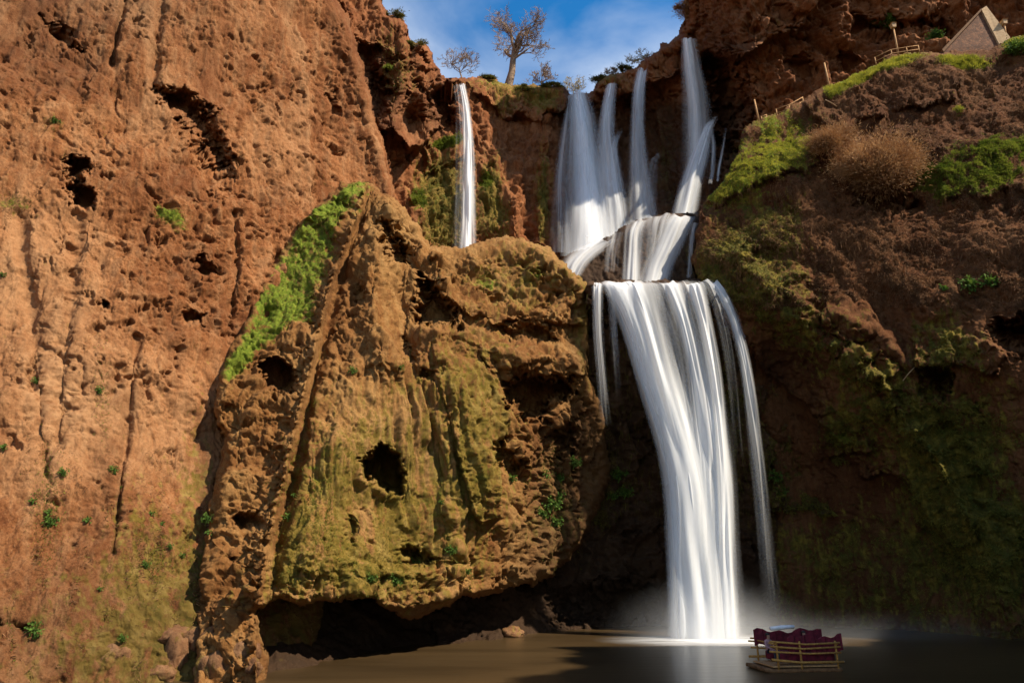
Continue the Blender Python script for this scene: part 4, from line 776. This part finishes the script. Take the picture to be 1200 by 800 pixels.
blades('moss', 'cliff_below_lip', sstep(.3, .7, ml), 30000, .24, .035, -.3, .9, .5, M_MOSSLEAF, 'dark moss around the damp recess behind the main fall', 27, 'moss')
mb = lm('buttress')['moss']
blades('moss', 'buttress', sstep(.3, .8, mb), 40000, .08, .016, -.4, .8, .4, M_MOSSLEAF, 'golden moss clinging to the draped buttress', 28, 'moss')
mk_ = lm('cliff_back')['moss']
blades('moss', 'cliff_back', sstep(.35, .8, mk_), 12000, .28, .03, -.9, .5, .4, M_MOSSLEAF, 'moss and trailing roots on the upper back wall', 29, 'moss')
gk = lm('cliff_back')['grass']
blades('grass', 'cliff_back', sstep(.35, .8, gk), 9000, .38, .04, .5, .7, .5, M_GRASS, 'small green tufts on the ledges of the upper back wall', 30)

# ------------------------------------------------------------------ plants on the rock
def leaf_cluster(name, n, r, leaf, mat, seed, droop=0.2):
    rng = np.random.default_rng(seed); d = rng.normal(0, 1, (n, 3)); d[:, 1] = -np.abs(d[:, 1]); d /= np.linalg.norm(d, axis=1, keepdims=True)
    c = d * r * rng.uniform(.25, 1, (n, 1)) * np.array([1, .8, .8])
    a = d + rng.normal(0, .5, (n, 3)); a[:, 2] -= droop; a /= np.linalg.norm(a, axis=1, keepdims=True); s = np.cross(a, rng.normal(0, 1, (n, 3))); s /= np.linalg.norm(s, axis=1, keepdims=True)
    h = leaf * rng.uniform(.6, 1.3, (n, 1)); V = np.stack([c, c + a * h * .5 + s * h * .32, c + a * h, c + a * h * .5 - s * h * .32], 1).reshape(-1, 3)
    st = np.stack([0 * c, c * .5 + s * .008 - [0, 0, .02], c, c * .5 - s * .008 - [0, 0, .02]], 1).reshape(-1, 3); V = np.concatenate([V, st])
    Q = np.arange(2 * n)[:, None] * 4 + np.array([[0, 1, 2, 3]]); rv = np.repeat(np.clip(rng.normal(.5, .28, n), 0, 1), 4)
    return mesh_np(name, V, Q, mat, attrs=dict(rnd=np.concatenate([rv, rv * .6])), smooth=False)
protos = [leaf_cluster('plant', 90, .34, .13, M_LEAF, 40), leaf_cluster('plant', 150, .42, .12, M_LEAF, 41, .6), leaf_cluster('plant', 60, .26, .15, M_LEAF, 42)]
used_p = [False] * 3
def plant(layer_, px, py, s, k, label, group):
    P, n = surf(layer_, px, py)
    o = protos[k]
    if used_p[k]: o = o.copy(); COL.objects.link(o)
    used_p[k] = True
    o.location = P + n * 0.05; o.scale = (s, s, s); o.rotation_euler = (0, 0, random.uniform(-.6, .6)); tag(o, label, 'plant', group)
GP = 'small plants rooted in the red cliff'
for px, py, s, k in ((44, 742, 1.3, 0), (105, 609, .9, 2), (58, 612, 1.0, 1), (58, 603, .8, 2), (40, 590, .7, 2), (75, 560, .8, 1), (8, 527, .8, 2), (130, 554, .9, 0), (140, 575, .7, 2), (178, 602, .7, 2), (194, 610, .7, 2), (200, 640, .6, 1), (172, 660, .7, 1), (215, 650, .6, 2), (118, 460, .8, 1), (40, 450, .8, 1), (3, 318, .7, 2), (65, 145, .9, 1), (118, 690, .5, 2), (145, 745, .6, 1)):
    plant('cliff_left', px, py, s, k, 'small green plant growing from a crack in the red cliff', GP)
for px, py, s, k in ((413, 436, 1.0, 0), (466, 430, .9, 2), (338, 605, 1.0, 0), (250, 608, 1.0, 1), (245, 625, .8, 2), (345, 580, .6, 2), (520, 590, .7, 2), (527, 640, 1.0, 1), (485, 660, 1.1, 1), (540, 670, .9, 2), (462, 678, 1.2, 1), (432, 675, .9, 1)):
    plant('buttress', px, py, s, k, 'small green plant on the mossy drapes of the buttress', 'small plants on the mossy buttress')
for px, py, s, k in ((642, 590, 2.0, 1), (655, 580, 1.8, 1), (640, 556, 1.8, 0), (632, 600, 1.6, 1), (660, 560, 1.6, 0), (600, 560, 1.2, 2), (648, 610, 1.5, 1), (672, 540, 1.5, 1)):
    plant('buttress', px, py, s, k, 'leafy green fern clump in the damp shade beside the main fall', 'fern clumps beside the main fall')
for px, py, s, k in ((725, 555, 2.0, 1), (730, 575, 1.8, 1), (715, 580, 1.6, 0), (900, 555, 1.8, 1), (910, 575, 1.6, 0)):
    plant('cliff_below_lip', px, py, s, k, 'leafy dark green clump on the damp recess wall', 'leafy clumps on the damp recess wall')
for px, py, s, k in ((1134, 331, 2.2, 1), (1157, 326, 2.2, 0), (1104, 338, 1.4, 2)):
    plant('slope_right', px, py, s, k, 'bluish green leafy clump on the bare earth of the shaded slope', 'leafy clumps on the shaded slope')

# ------------------------------------------------------------------ shrubs and bare trees
def twig_shrub(name, base, r, n, mat, seed, label, leafy=True, squash=(1, .8, .8), group=None, ln=.35, clumps=9, wd=.012):
    rng = np.random.default_rng(seed); base = np.array(base)
    cc = rng.normal(0, 1, (clumps, 3)); cc /= np.linalg.norm(cc, axis=1, keepdims=True); cc *= rng.uniform(.25, .75, (clumps, 1)); cc[:, 2] = np.abs(cc[:, 2]) * .9 + .1
    which = rng.integers(0, clumps, n); p = (cc[which] + rng.normal(0, 1, (n, 3)) * rng.uniform(.07, .26, (clumps, 1))[which]) * r * np.array(squash)
    d = p / (np.linalg.norm(p, axis=1, keepdims=True) + 1e-6) + rng.normal(0, .6, (n, 3)); d /= np.linalg.norm(d, axis=1, keepdims=True)
    s = np.cross(d, rng.normal(0, 1, (n, 3))); s /= np.linalg.norm(s, axis=1, keepdims=True)
    h = ln * rng.uniform(.4, 1.2, (n, 1)); w = wd
    c = base + p; V = np.stack([c - s * w, c + s * w, c + d * h * .6 + s * w * 1.3, c + d * h], 1).reshape(-1, 3)
    Q = np.arange(n)[:, None] * 4 + np.array([[0, 1, 2, 3]])
    e = empty(name, base, label, 'shrub', group)
    mesh_np('crown', V, Q, mat, e, attrs=dict(rnd=np.repeat(np.clip(.5 + noise(p + base, .9, seed) + rng.normal(0, .2, n), 0, 1), 4)), smooth=False)
    mb_ = MB()
    for k in range(clumps):
        q = base + cc[k] * r * np.array(squash); m_ = base + (q - base) * .5 + rng.normal(0, .08 * r, 3)
        mb_.tube([base - np.array([0, 0, .2]), m_, q], [.035, .022, .008], 5)
    mb_.build('trunk', M_BARK, e, smooth=True); return e
P_, n_v = surf('slope_right', 1022, 228)
twig_shrub('shrub', np.array(P_ + Vector((-.3, -2.0, .6))), 4.4, 60000, M_BUSH, 51, 'big rust brown dry bush bulging from the middle of the shaded slope', squash=(1.05, .6, 1.0), clumps=26, wd=.02)
P_, n_v = surf('slope_right', 966, 190)
twig_shrub('shrub', np.array(P_ + Vector((0, -1.0, .2))), 2.6, 14000, M_BUSH, 52, 'smaller brown dry bush left of the big rust brown bush', squash=(1.2, .8, .9), wd=.015)
P_, n_v = surf('cliff_back', 806, 20)
twig_shrub('shrub', np.array(P_ + n_v * .2), 2.2, 6000, M_BUSH, 53, 'brown shrub overhanging the rim above the tallest upper fall', squash=(1.3, .8, .8), wd=.02)
for px, py, lab in ((1096, 45, 'dark green shrub at the foot of the sloping stone wall'), (1035, 25, 'dark green shrub on the brown crag behind the lantern post')):
    P_, n_v = surf('cliff_back', px, py)
    twig_shrub('shrub', np.array(P_ + n_v * .3), 1.4, 2600, M_LEAF, int(px), lab, wd=.05, ln=.2, clumps=7)
for px, py, lab in ((1160, 45, 'dense green shrub on the slope at the right edge below the lantern'),):
    pass
P_, n_v = surf('slope_right', 1196, 58)
twig_shrub('shrub', np.array(P_ + n_v * .3), 1.7, 4000, M_LEAF, 60, 'dense green shrub on the ridge below the pale plaster wall edge', wd=.05, ln=.22, clumps=9)

for i, (px, py, r_, lab) in enumerate(((572, 94, 1.0, 'low olive shrub on the rim left of the tall leaning tree'), (612, 103, 1.1, 'low olive shrub on the rim right at the foot of the tall leaning tree'), (648, 102, 1.2, 'olive shrub on the rim left of the widest upper fall'), (704, 94, 1.0, 'small dark shrub on the rim above the narrow upper fall'), (733, 84, 1.2, 'dark shrub on the rim between the narrow and the slim upper falls'), (488, 54, 1.0, 'dark shrub on top of the left crag by the skyline'), (459, 20, 1.2, 'dark shrub high on the left crag at the top of the picture'))):
    P_, n_v = surf('cliff_back', px, py)
    twig_shrub('shrub', np.array(P_ + n_v * .1), r_, 1800, M_MOSSLEAF, 80 + i, lab, wd=.03, ln=.3, clumps=8, squash=(1.5, .8, .6))

def bare_tree(name, base, height, lean, label, seed, mat_t, mat_c, spread=1.0, r0=.28, depth=5, cat='tree', group=None, trunk_frac=.42, bl=.26):
    rnd = random.Random(seed); base = Vector(base); e = empty(name, base, label, cat, group); tr = MB(); cr_ = MB()
    def rv(): return Vector((rnd.uniform(-1, 1), rnd.uniform(-1, 1), rnd.uniform(-1, 1)))
    def grow(p, d, ln, r, lev):
        pts, rad = [p], [r]; seg = 4 if lev < 3 else 3
        for i in range(seg):
            d = (d + rv() * (.16 + .07 * lev) + Vector((0, 0, .06 if lev > 1 else .02))).normalized(); p = p + d * ln / seg
            pts.append(p.copy()); rad.append(r * (1 - .45 * (i + 1) / seg))
        cr_.tube(pts, [max(q, .022) for q in rad], 6 if lev < 2 else 4 if lev < 4 else 3, lev < 3)
        if lev >= depth: return
        for k in range(3 if lev < 3 else rnd.choice((3, 4))):
            i = rnd.randint(1, seg) if k else seg; q = pts[i]
            a = (d + rv() * .95 * spread).normalized()
            if a.z < -.25: a.z *= -.4; a.normalize()
            grow(q, a, ln * rnd.uniform(.55, .82), rad[i] * .66, lev + 1)
    top = base + Vector((lean * height * trunk_frac, 0, height * trunk_frac))
    pts = [base - Vector((0, 0, 1.2)), base, base.lerp(top, .4) + Vector((.06, .04, 0)) * height * .2, base.lerp(top, .75), top]
    tr.tube(pts, [r0 * 1.35, r0 * 1.25, r0, r0 * .85, r0 * .75], 9); tr.build('trunk', mat_t, e, smooth=True)
    ax = (top - base).normalized()
    for k, (ox, oz) in enumerate(((0.05, 1.2), (-.5, .9), (.65, .8), (-.75, .45), (.8, .35), (.2, 1.0))):
        grow(top.lerp(base, .07 * k), (ax * oz + Vector((ox, rnd.uniform(-.5, .5), 0)) * spread).normalized(), height * bl, r0 * (.62 - .05 * k), 1)
    cr_.build('crown', mat_c, e, smooth=True); return e
def sky_tree(name, px, py0, py1, Y, lean, label, seed, **kw):
    b_ = pt(px, py0 + 2, Y); h = (pt(px, py1, Y) - b_).z
    return bare_tree(name, b_, h, lean, label, seed, kw.pop('mt', M_BARK), kw.pop('mc', M_TWIG), **kw)
sky_tree('tree', 596, 98, 12, 82, .14, 'tall bare tree with a leaning trunk, alone on the skyline', 3, depth=6, r0=.50, spread=.80, trunk_frac=.46, bl=.20)
sky_tree('tree', 541, 92, 50, 80, -.2, 'small bare tree behind the rim, beside the lone thin fall', 5, depth=5, r0=.11, spread=1.2, trunk_frac=.25)
sky_tree('tree', 634, 100, 66, 86, .05, 'low bare bushy tree right of the tall leaning tree', 8, depth=5, r0=.12, spread=1.4, trunk_frac=.18)
sky_tree('tree', 672, 108, 80, 96, 0, 'pale hazy bush behind the notch of the widest upper fall', 9, depth=5, r0=.08, spread=1.5, trunk_frac=.15, mt=M_TWIGP, mc=M_TWIGP)
sky_tree('tree', 752, 76, 52, 84, -.05, 'pale yellowish bare bush on the rim right of the skyline gap', 10, depth=5, r0=.09, spread=1.6, trunk_frac=.15, mt=M_TWIGP, mc=M_TWIGP)
sky_tree('tree', 718, 88, 74, 84, -.05, 'low brown scrub on the rim above the narrow upper fall', 12, depth=5, r0=.06, spread=1.8, trunk_frac=.12)

# ------------------------------------------------------------------ boulders by the water, left
def boulder(px, py, Y, w, h, seed, label):
    c = at(px, py, Y); import bmesh
    bm = bmesh.new(); bmesh.ops.create_icosphere(bm, subdivisions=4, radius=1.0); V = np.array([v.co[:] for v in bm.verts], np.float32); Fc = np.array([[v.index for v in f.verts] for f in bm.faces]); bm.free()
    off = V + seed * 5.3; w1 = worley(off, 1.1, seed)
    V = V * (1 - .55 * (w1[:, 1:] - w1[:, :1] < .0) + .45 * np.minimum(w1[:, 1:] - w1[:, :1], .45) + .45 * noise(off, .9, seed)[:, None] + .12 * noise(off, 3.0, seed)[:, None] + .05 * noise(off, 8.0, seed)[:, None])
    V = V * np.array([w, w * .8, h]) + c
    o = mesh_np('boulder', V, Fc, M_STONE, origin=c, attrs=dict(moss=np.full(len(V), .36), wet_shaded=np.full(len(V), .2))); tag(o, label, 'boulder', 'boulders at the foot of the red cliff')
def surfmin(px, py): return min(wy('buttress', px, py) if 225 < px < 312 else 99, wy('cliff_left', px, py))
for i, (px, py, w, h, lab) in enumerate((
    (262, 782, .85, .75, 'grey pink boulder at the waterline under the cliff corner'), (243, 786, .55, .6, 'upright tan boulder left of the grey pink one'),
    (284, 768, .75, .6, 'rounded brown boulder hanging right at the cave mouth'), (250, 748, .6, .55, 'big round mossy boulder on top of the pile at the foot of the cliff'), (226, 752, .7, .6, 'brown boulder left of the big round mossy one'),
    (197, 745, .9, .45, 'flat topped slab boulder above a dark slot'), (205, 775, .55, .85, 'tall narrow tan boulder left of the waterline pile'), (186, 788, .7, .4, 'low slanting boulder at the bottom edge'), (158, 786, .5, .5, 'small tan boulder left of the slanting one'), (296, 782, .4, .3, 'small rock at the cave mouth by the water'), (136, 772, .6, .5, 'reddish boulder half sunk in the cliff foot'), (278, 790, .45, .35, 'small pale rock right of the grey pink boulder'))):
    boulder(px, py, surfmin(px, py) + .5, w * .95, h * 1.05, 3 + i, lab)
boulder(600, 741, wy('cliff_below_lip', 600, 741) - .2, .8, .4, 31, 'small dark rock by the water under the damp recess')

# ------------------------------------------------------------------ path furniture on the right ridge
def post(px0, py0, px1, py1, Y, r, label, lantern=False, name='post', cat='post'):
    b_ = pt(px1, py1 + 3, Y); tdir = pt(px0, py0, Y); e = empty(name, b_, label, cat)
    m = MB(); m.tube([b_, b_.lerp(tdir, .5), tdir], [r, r * .95, r * .85], 8); m.build('pole', M_WOOD, e, smooth=True)
    if lantern:
        m = MB(); m.box(tdir + Vector((0, 0, .25)), (.42, .42, .55), taper=1.25); m.build('lantern', M_LAMP, e, bevel=.03)
        m = MB(); m.box(tdir + Vector((0, 0, .62)), (.66, .66, .2), taper=.3); m.build('lantern_cap', M_WOOD, e, bevel=.02)
    return e
post(1047, 33, 1053.5, 66, 61.2, .10, 'lantern on a leaning wooden post beside the path railing', True, 'lamp_post', 'lamp post')
post(1177, 29, 1179, 42, 60.5, .10, 'lantern on a short post beside the pale plaster wall edge', True, 'lamp_post', 'lamp post')
post(966, 74, 973, 104, 61.0, .10, 'tall bare wooden post on the path between the two railings')
post(884, 117, 890, 142, 61.5, .10, 'bare wooden post at the path end nearest the falls')
def railing(pts, Y, h, label):
    ps = [pt(x, y + 2, Y) for x, y in pts]; e = empty('railing', ps[0], label, 'railing', None)
    for p in ps:
        m = MB(); m.tube([p, p + Vector((0, 0, h))], .055, 6); m.build('post', M_WOOD, e, smooth=True)
    for f in (.96, .5):
        m = MB(); m.tube([p + Vector((0, -.03, h * f)) for p in ps], .045, 6); m.build('rail', M_WOOD, e, smooth=True)
railing([(911, 136), (926, 131), (942, 122)], 61.5, 1.1, 'wooden railing beside the path end nearest the falls')
railing([(1027, 75), (1046, 66), (1064, 63), (1078, 61)], 61.0, 1.1, 'wooden railing beside the leaning lantern post')
railing([(893, 141), (899, 139)], 61.5, .7, 'short stub of railing next to the bare post near the falls')
def stick(p0, p1, Y0, Y1, r, label, mat=M_PLASTER):
    a, b_ = pt(*p0, Y0), pt(*p1, Y1); m = MB(); m.tube([a, a.lerp(b_, .5) + Vector((0, 0, .05)), b_], [r, r * .9, r * .6], 6)
    tag(m.build('stick', mat, origin=a, smooth=True), label, 'stick')
y_ = wy('slope_right', 975, 121)
stick((967, 117), (981, 125), y_ - .6, y_ - .6, .06, 'short white stick lying on the slope below the bare post')
y_ = wy('slope_right', 1065, 438); stick((1058, 446), (1072, 430), y_ - .4, y_ - 1.0, .04, 'thin pale twig sticking out above the mossy rib')
# sloping stone wall with a pale plastered edge
e = empty('stone_wall', pt(1150, 62, 60.6), 'sloping wall of small stones with a pale plaster edge, on the ridge', 'wall')
def slab(front, thick, name, mat, parent):
    m = MB(); f = [Vector(p) for p in front]; bk = [p + Vector((0, thick, 0)) for p in f]; n = len(f); b0 = len(m.v)
    m.v += [tuple(p) for p in f + bk]; m.f.append(tuple(range(n))); m.f.append(tuple(range(2 * n - 1, n - 1, -1)))
    for i in range(n): j = (i + 1) % n; m.f.append((i, i + n, j + n, j))
    return m.build(name, mat, parent, bevel=.02)
mS, t, b, o_ = mat_new('rubble_masonry'); g = t.nodes.new('ShaderNodeNewGeometry').outputs['Position']
vo = t.nodes.new('ShaderNodeTexVoronoi'); vo.inputs['Scale'].default_value = 3.6; t.links.new(g, vo.inputs['Vector'])
vd = t.nodes.new('ShaderNodeTexVoronoi'); vd.feature = 'DISTANCE_TO_EDGE'; vd.inputs['Scale'].default_value = 3.6; t.links.new(g, vd.inputs['Vector'])
sepc = t.nodes.new('ShaderNodeSeparateColor'); t.links.new(vo.outputs['Color'], sepc.inputs[0])
cS = mixc(t, ramp(t, vd.outputs['Distance'], [(0.02, (1, 1, 1)), (0.10, (0, 0, 0))]), ramp(t, sepc.outputs[0], [(0, (.10, .038, .017)), (1, (.22, .092, .042))]), (.08, .045, .026))
t.links.new(cS, b.inputs['Base Color']); b.inputs['Roughness'].default_value = .95
bp = t.nodes.new('ShaderNodeBump'); bp.inputs['Distance'].default_value = .08; t.links.new(mth(t, 'MINIMUM', vd.outputs['Distance'], .12), bp.inputs['Height']); bp.inputs['Strength'].default_value = 1.0; t.links.new(bp.outputs[0], b.inputs['Normal'])
slab([pt(1098, 68, 61), pt(1106, 57, 61), pt(1150, 12, 61.2), pt(1174, 52, 60.6), pt(1170, 70, 60.6)], 1.2, 'wall_face', mS, e)
slab([pt(1150, 11, 61.0), pt(1156, 7, 61.0), pt(1184, 44, 60.3), pt(1178, 54, 60.3), pt(1172, 54, 60.4)], 1.3, 'plaster_edge', M_PLASTER, e)
slab([pt(1104, 58, 60.8), pt(1150, 10, 60.9), pt(1150, 13, 60.9), pt(1106, 61, 60.8)], 1.3, 'coping', M_DWOOD, e)

# ------------------------------------------------------------------ raft on the pool
def raft():
    c = Vector(((932 - 600) / F * 37.2 / 1.0922 * 1.0, 37.4, 0)); c.x = pt(932, 780, 37.4).x
    L_, Wd = 3.5, 2.2; yaw = R(7); M = Matrix.Rotation(yaw, 4, 'Z')
    e = empty('raft', c, 'wooden passenger raft with yellow rails and maroon drapes on the pool', 'raft')
    T = lambda x, y, z: c + (M @ Vector((x, y, z * 1.32)))
    m = MB()
    for k in range(9):
        y = -Wd / 2 + Wd * (k + .5) / 9; m.tube([T(-L_ / 2 - .35, y, .10), T(-L_ / 2, y, .05), T(L_ / 2, y, .05), T(L_ / 2 + .1, y, .08)], [.09, .12, .12, .10], 8)
    m.build('hull', M_DWOOD, e, smooth=True)
    m = MB(); m.box(T(0, 0, .20), (L_ - .1, Wd - .1, .06), M.to_3x3()); m.build('deck', M_WOOD, e)
    for x in (-L_ / 2 + .35, -.2, L_ / 2 - .08):
        for y in (-Wd / 2 + .06, Wd / 2 - .06):
            m = MB(); m.tube([T(x, y, .1), T(x, y, 1.05)], .05, 8); m.build('post', M_YWOOD, e, smooth=True)
    for y in (-Wd / 2, Wd / 2):
        for z, xx in ((.36, L_ / 2 + .1), (.66, L_ / 2), (.84, L_ / 2), (1.0, L_ / 2)):
            m = MB(); m.tube([T(-L_ / 2 + random.uniform(-.25, .1), y + random.uniform(-.04, .04), z + random.uniform(0, .09)), T(random.uniform(-.4, .4), y, z - random.uniform(0, .06)), T(xx + random.uniform(-.05, .15), y, z + random.uniform(-.04, .05))], .045 if z > .4 else .06, 7); m.build('rail', M_YWOOD, e, smooth=True)
    for x in (-L_ / 2 + .3, L_ / 2):
        m = MB(); m.tube([T(x, -Wd / 2, .95), T(x, Wd / 2, .95)], .045, 7); m.build('rail', M_YWOOD, e, smooth=True)
    for y, x0, x1, z in ((-Wd / 2 + .22, -.75, 2.1, .95), (Wd / 2 - .2, -1.6, 2.1, 1.05)):
        m = MB(); nseg = 16; pts_t = [T(x0 + (x1 - x0) * k / nseg, y + .03 * math.sin(k * 2.1), z + .24 + .06 * math.sin(k * 1.3) + .05 * math.sin(k * .55 + y)) for k in range(nseg + 1)]
        for k in range(nseg):
            a, b_ = pts_t[k], pts_t[k + 1]; q = Vector((0, 0, -.75))
            m.poly([a, b_, b_ + q, a + q])
        o = m.build('drape', M_RED_C, e); s_ = o.modifiers.new('thick', 'SOLIDIFY'); s_.thickness = .09
    m = MB(); m.box(T(.3, -.5, .46), (2.9, .5, .42), M.to_3x3()); m.build('bench', M_RED_C, e, bevel=.08)
    m = MB(); m.box(T(.3, .55, .46), (2.9, .5, .42), M.to_3x3()); m.build('bench', M_RED_C, e, bevel=.08)
    # rolled awning lying on the back rest
    aw = MB(); aw.tube([T(-.95, .30, 1.40), T(-.3, .32, 1.44), T(.35, .33, 1.46)], [.09, .11, .08], 10)
    tag(aw.build('cloth_roll', M_WHITE, origin=T(-.3, .3, 1.4), smooth=True), 'white rolled cloth lying across the raft drapes', 'cloth')
    aw = MB(); aw.tube([T(-.75, -.62, 1.18), T(-.2, -.62, 1.25), T(.3, -.62, 1.27)], [.06, .09, .06], 10)
    for x, y, lab, sm, k in ((-1.42, -.30, 'person in a faded pink shirt seated at the left end of the raft', M_PINK, 0), (.95, .55, 'person in dark clothes seated at the back of the raft behind the drapes', M_BLACK, 1)):
        person(T(x, y, .62), yaw + (R(20) if k == 0 else R(-10)), lab, sm)
def person(seat, yaw, label, shirt):
    e = empty('person', seat, label, 'person', None); M = Matrix.Rotation(yaw, 4, 'Z')
    J = {'pel': (0, 0, .08), 'wai': (0, .02, .28), 'che': (0, .03, .48), 'nek': (0, .0, .62), 'hed': (0, -.03, .74), 'top': (0, -.02, .84)}
    R_ = {'pel': .15, 'wai': .13, 'che': .145, 'nek': .058, 'hed': .095, 'top': .075}; Ed = [('pel', 'wai'), ('wai', 'che'), ('che', 'nek'), ('nek', 'hed'), ('hed', 'top')]
    for s, x in (('l', -1), ('r', 1)):
        J.update({'sh' + s: (.19 * x, .03, .54), 'el' + s: (.25 * x, -.06, .28), 'wr' + s: (.14 * x, -.30, .20), 'ha' + s: (.10 * x, -.38, .18), 'hi' + s: (.10 * x, -.04, .06), 'kn' + s: (.13 * x, -.46, .08), 'an' + s: (.13 * x, -.46, -.34), 'to' + s: (.13 * x, -.62, -.38)})
        R_.update({'sh' + s: .07, 'el' + s: .05, 'wr' + s: .034, 'ha' + s: .036, 'hi' + s: .11, 'kn' + s: .075, 'an' + s: .045, 'to' + s: .04})
        Ed += [('che', 'sh' + s), ('sh' + s, 'el' + s), ('el' + s, 'wr' + s), ('wr' + s, 'ha' + s), ('pel', 'hi' + s), ('hi' + s, 'kn' + s), ('kn' + s, 'an' + s), ('an' + s, 'to' + s)]
    ks = list(J); me = bpy.data.meshes.new('body'); me.from_pydata([tuple(M @ Vector(J[k])) for k in ks], [(ks.index(a), ks.index(b_)) for a, b_ in Ed], [])
    o = bpy.data.objects.new('body', me); COL.objects.link(o); o.parent = e; sk = o.modifiers.new('skin', 'SKIN'); o.modifiers.new('sub', 'SUBSURF').levels = 2
    o.modifiers['sub'].render_levels = 2
    for i, k in enumerate(ks): me.skin_vertices[0].data[i].radius = (R_[k], R_[k] * .85)
    me.skin_vertices[0].data[0].use_root = True
    m, t, b, oo = mat_new('person_' + shirt.name); tcx = t.nodes.new('ShaderNodeTexCoord').outputs['Object']; sx = t.nodes.new('ShaderNodeSeparateXYZ'); t.links.new(tcx, sx.inputs[0])
    sc_ = {'faded_pink_shirt': (.36, .19, .20)}.get(shirt.name, (.025, .025, .03))
    c = mixc(t, mth(t, 'GREATER_THAN', sx.outputs[2], .60), sc_, (.33, .17, .11)); c = mixc(t, mth(t, 'LESS_THAN', sx.outputs[2], .12), c, (.03, .03, .045))
    t.links.new(c, b.inputs['Base Color']); b.inputs['Roughness'].default_value = .8; me.materials.append(m)
    import bmesh
    bm = bmesh.new(); bmesh.ops.create_uvsphere(bm, u_segments=16, v_segments=10, radius=.115); bm.transform(Matrix.Translation((0, .02, .80)) @ Matrix.Diagonal((1, 1.05, .92, 1)))
    hm = bpy.data.meshes.new('hair')
    bmesh.ops.delete(bm, geom=[v for v in bm.verts if v.co.z < .80 and v.co.y < .02], context='VERTS'); bm.transform(M); bm.to_mesh(hm); bm.free()
    h = bpy.data.objects.new('hair', hm); COL.objects.link(h); h.parent = e; hm.materials.append(M_HAIR); hm.polygons.foreach_set('use_smooth', [True] * len(hm.polygons))
raft()
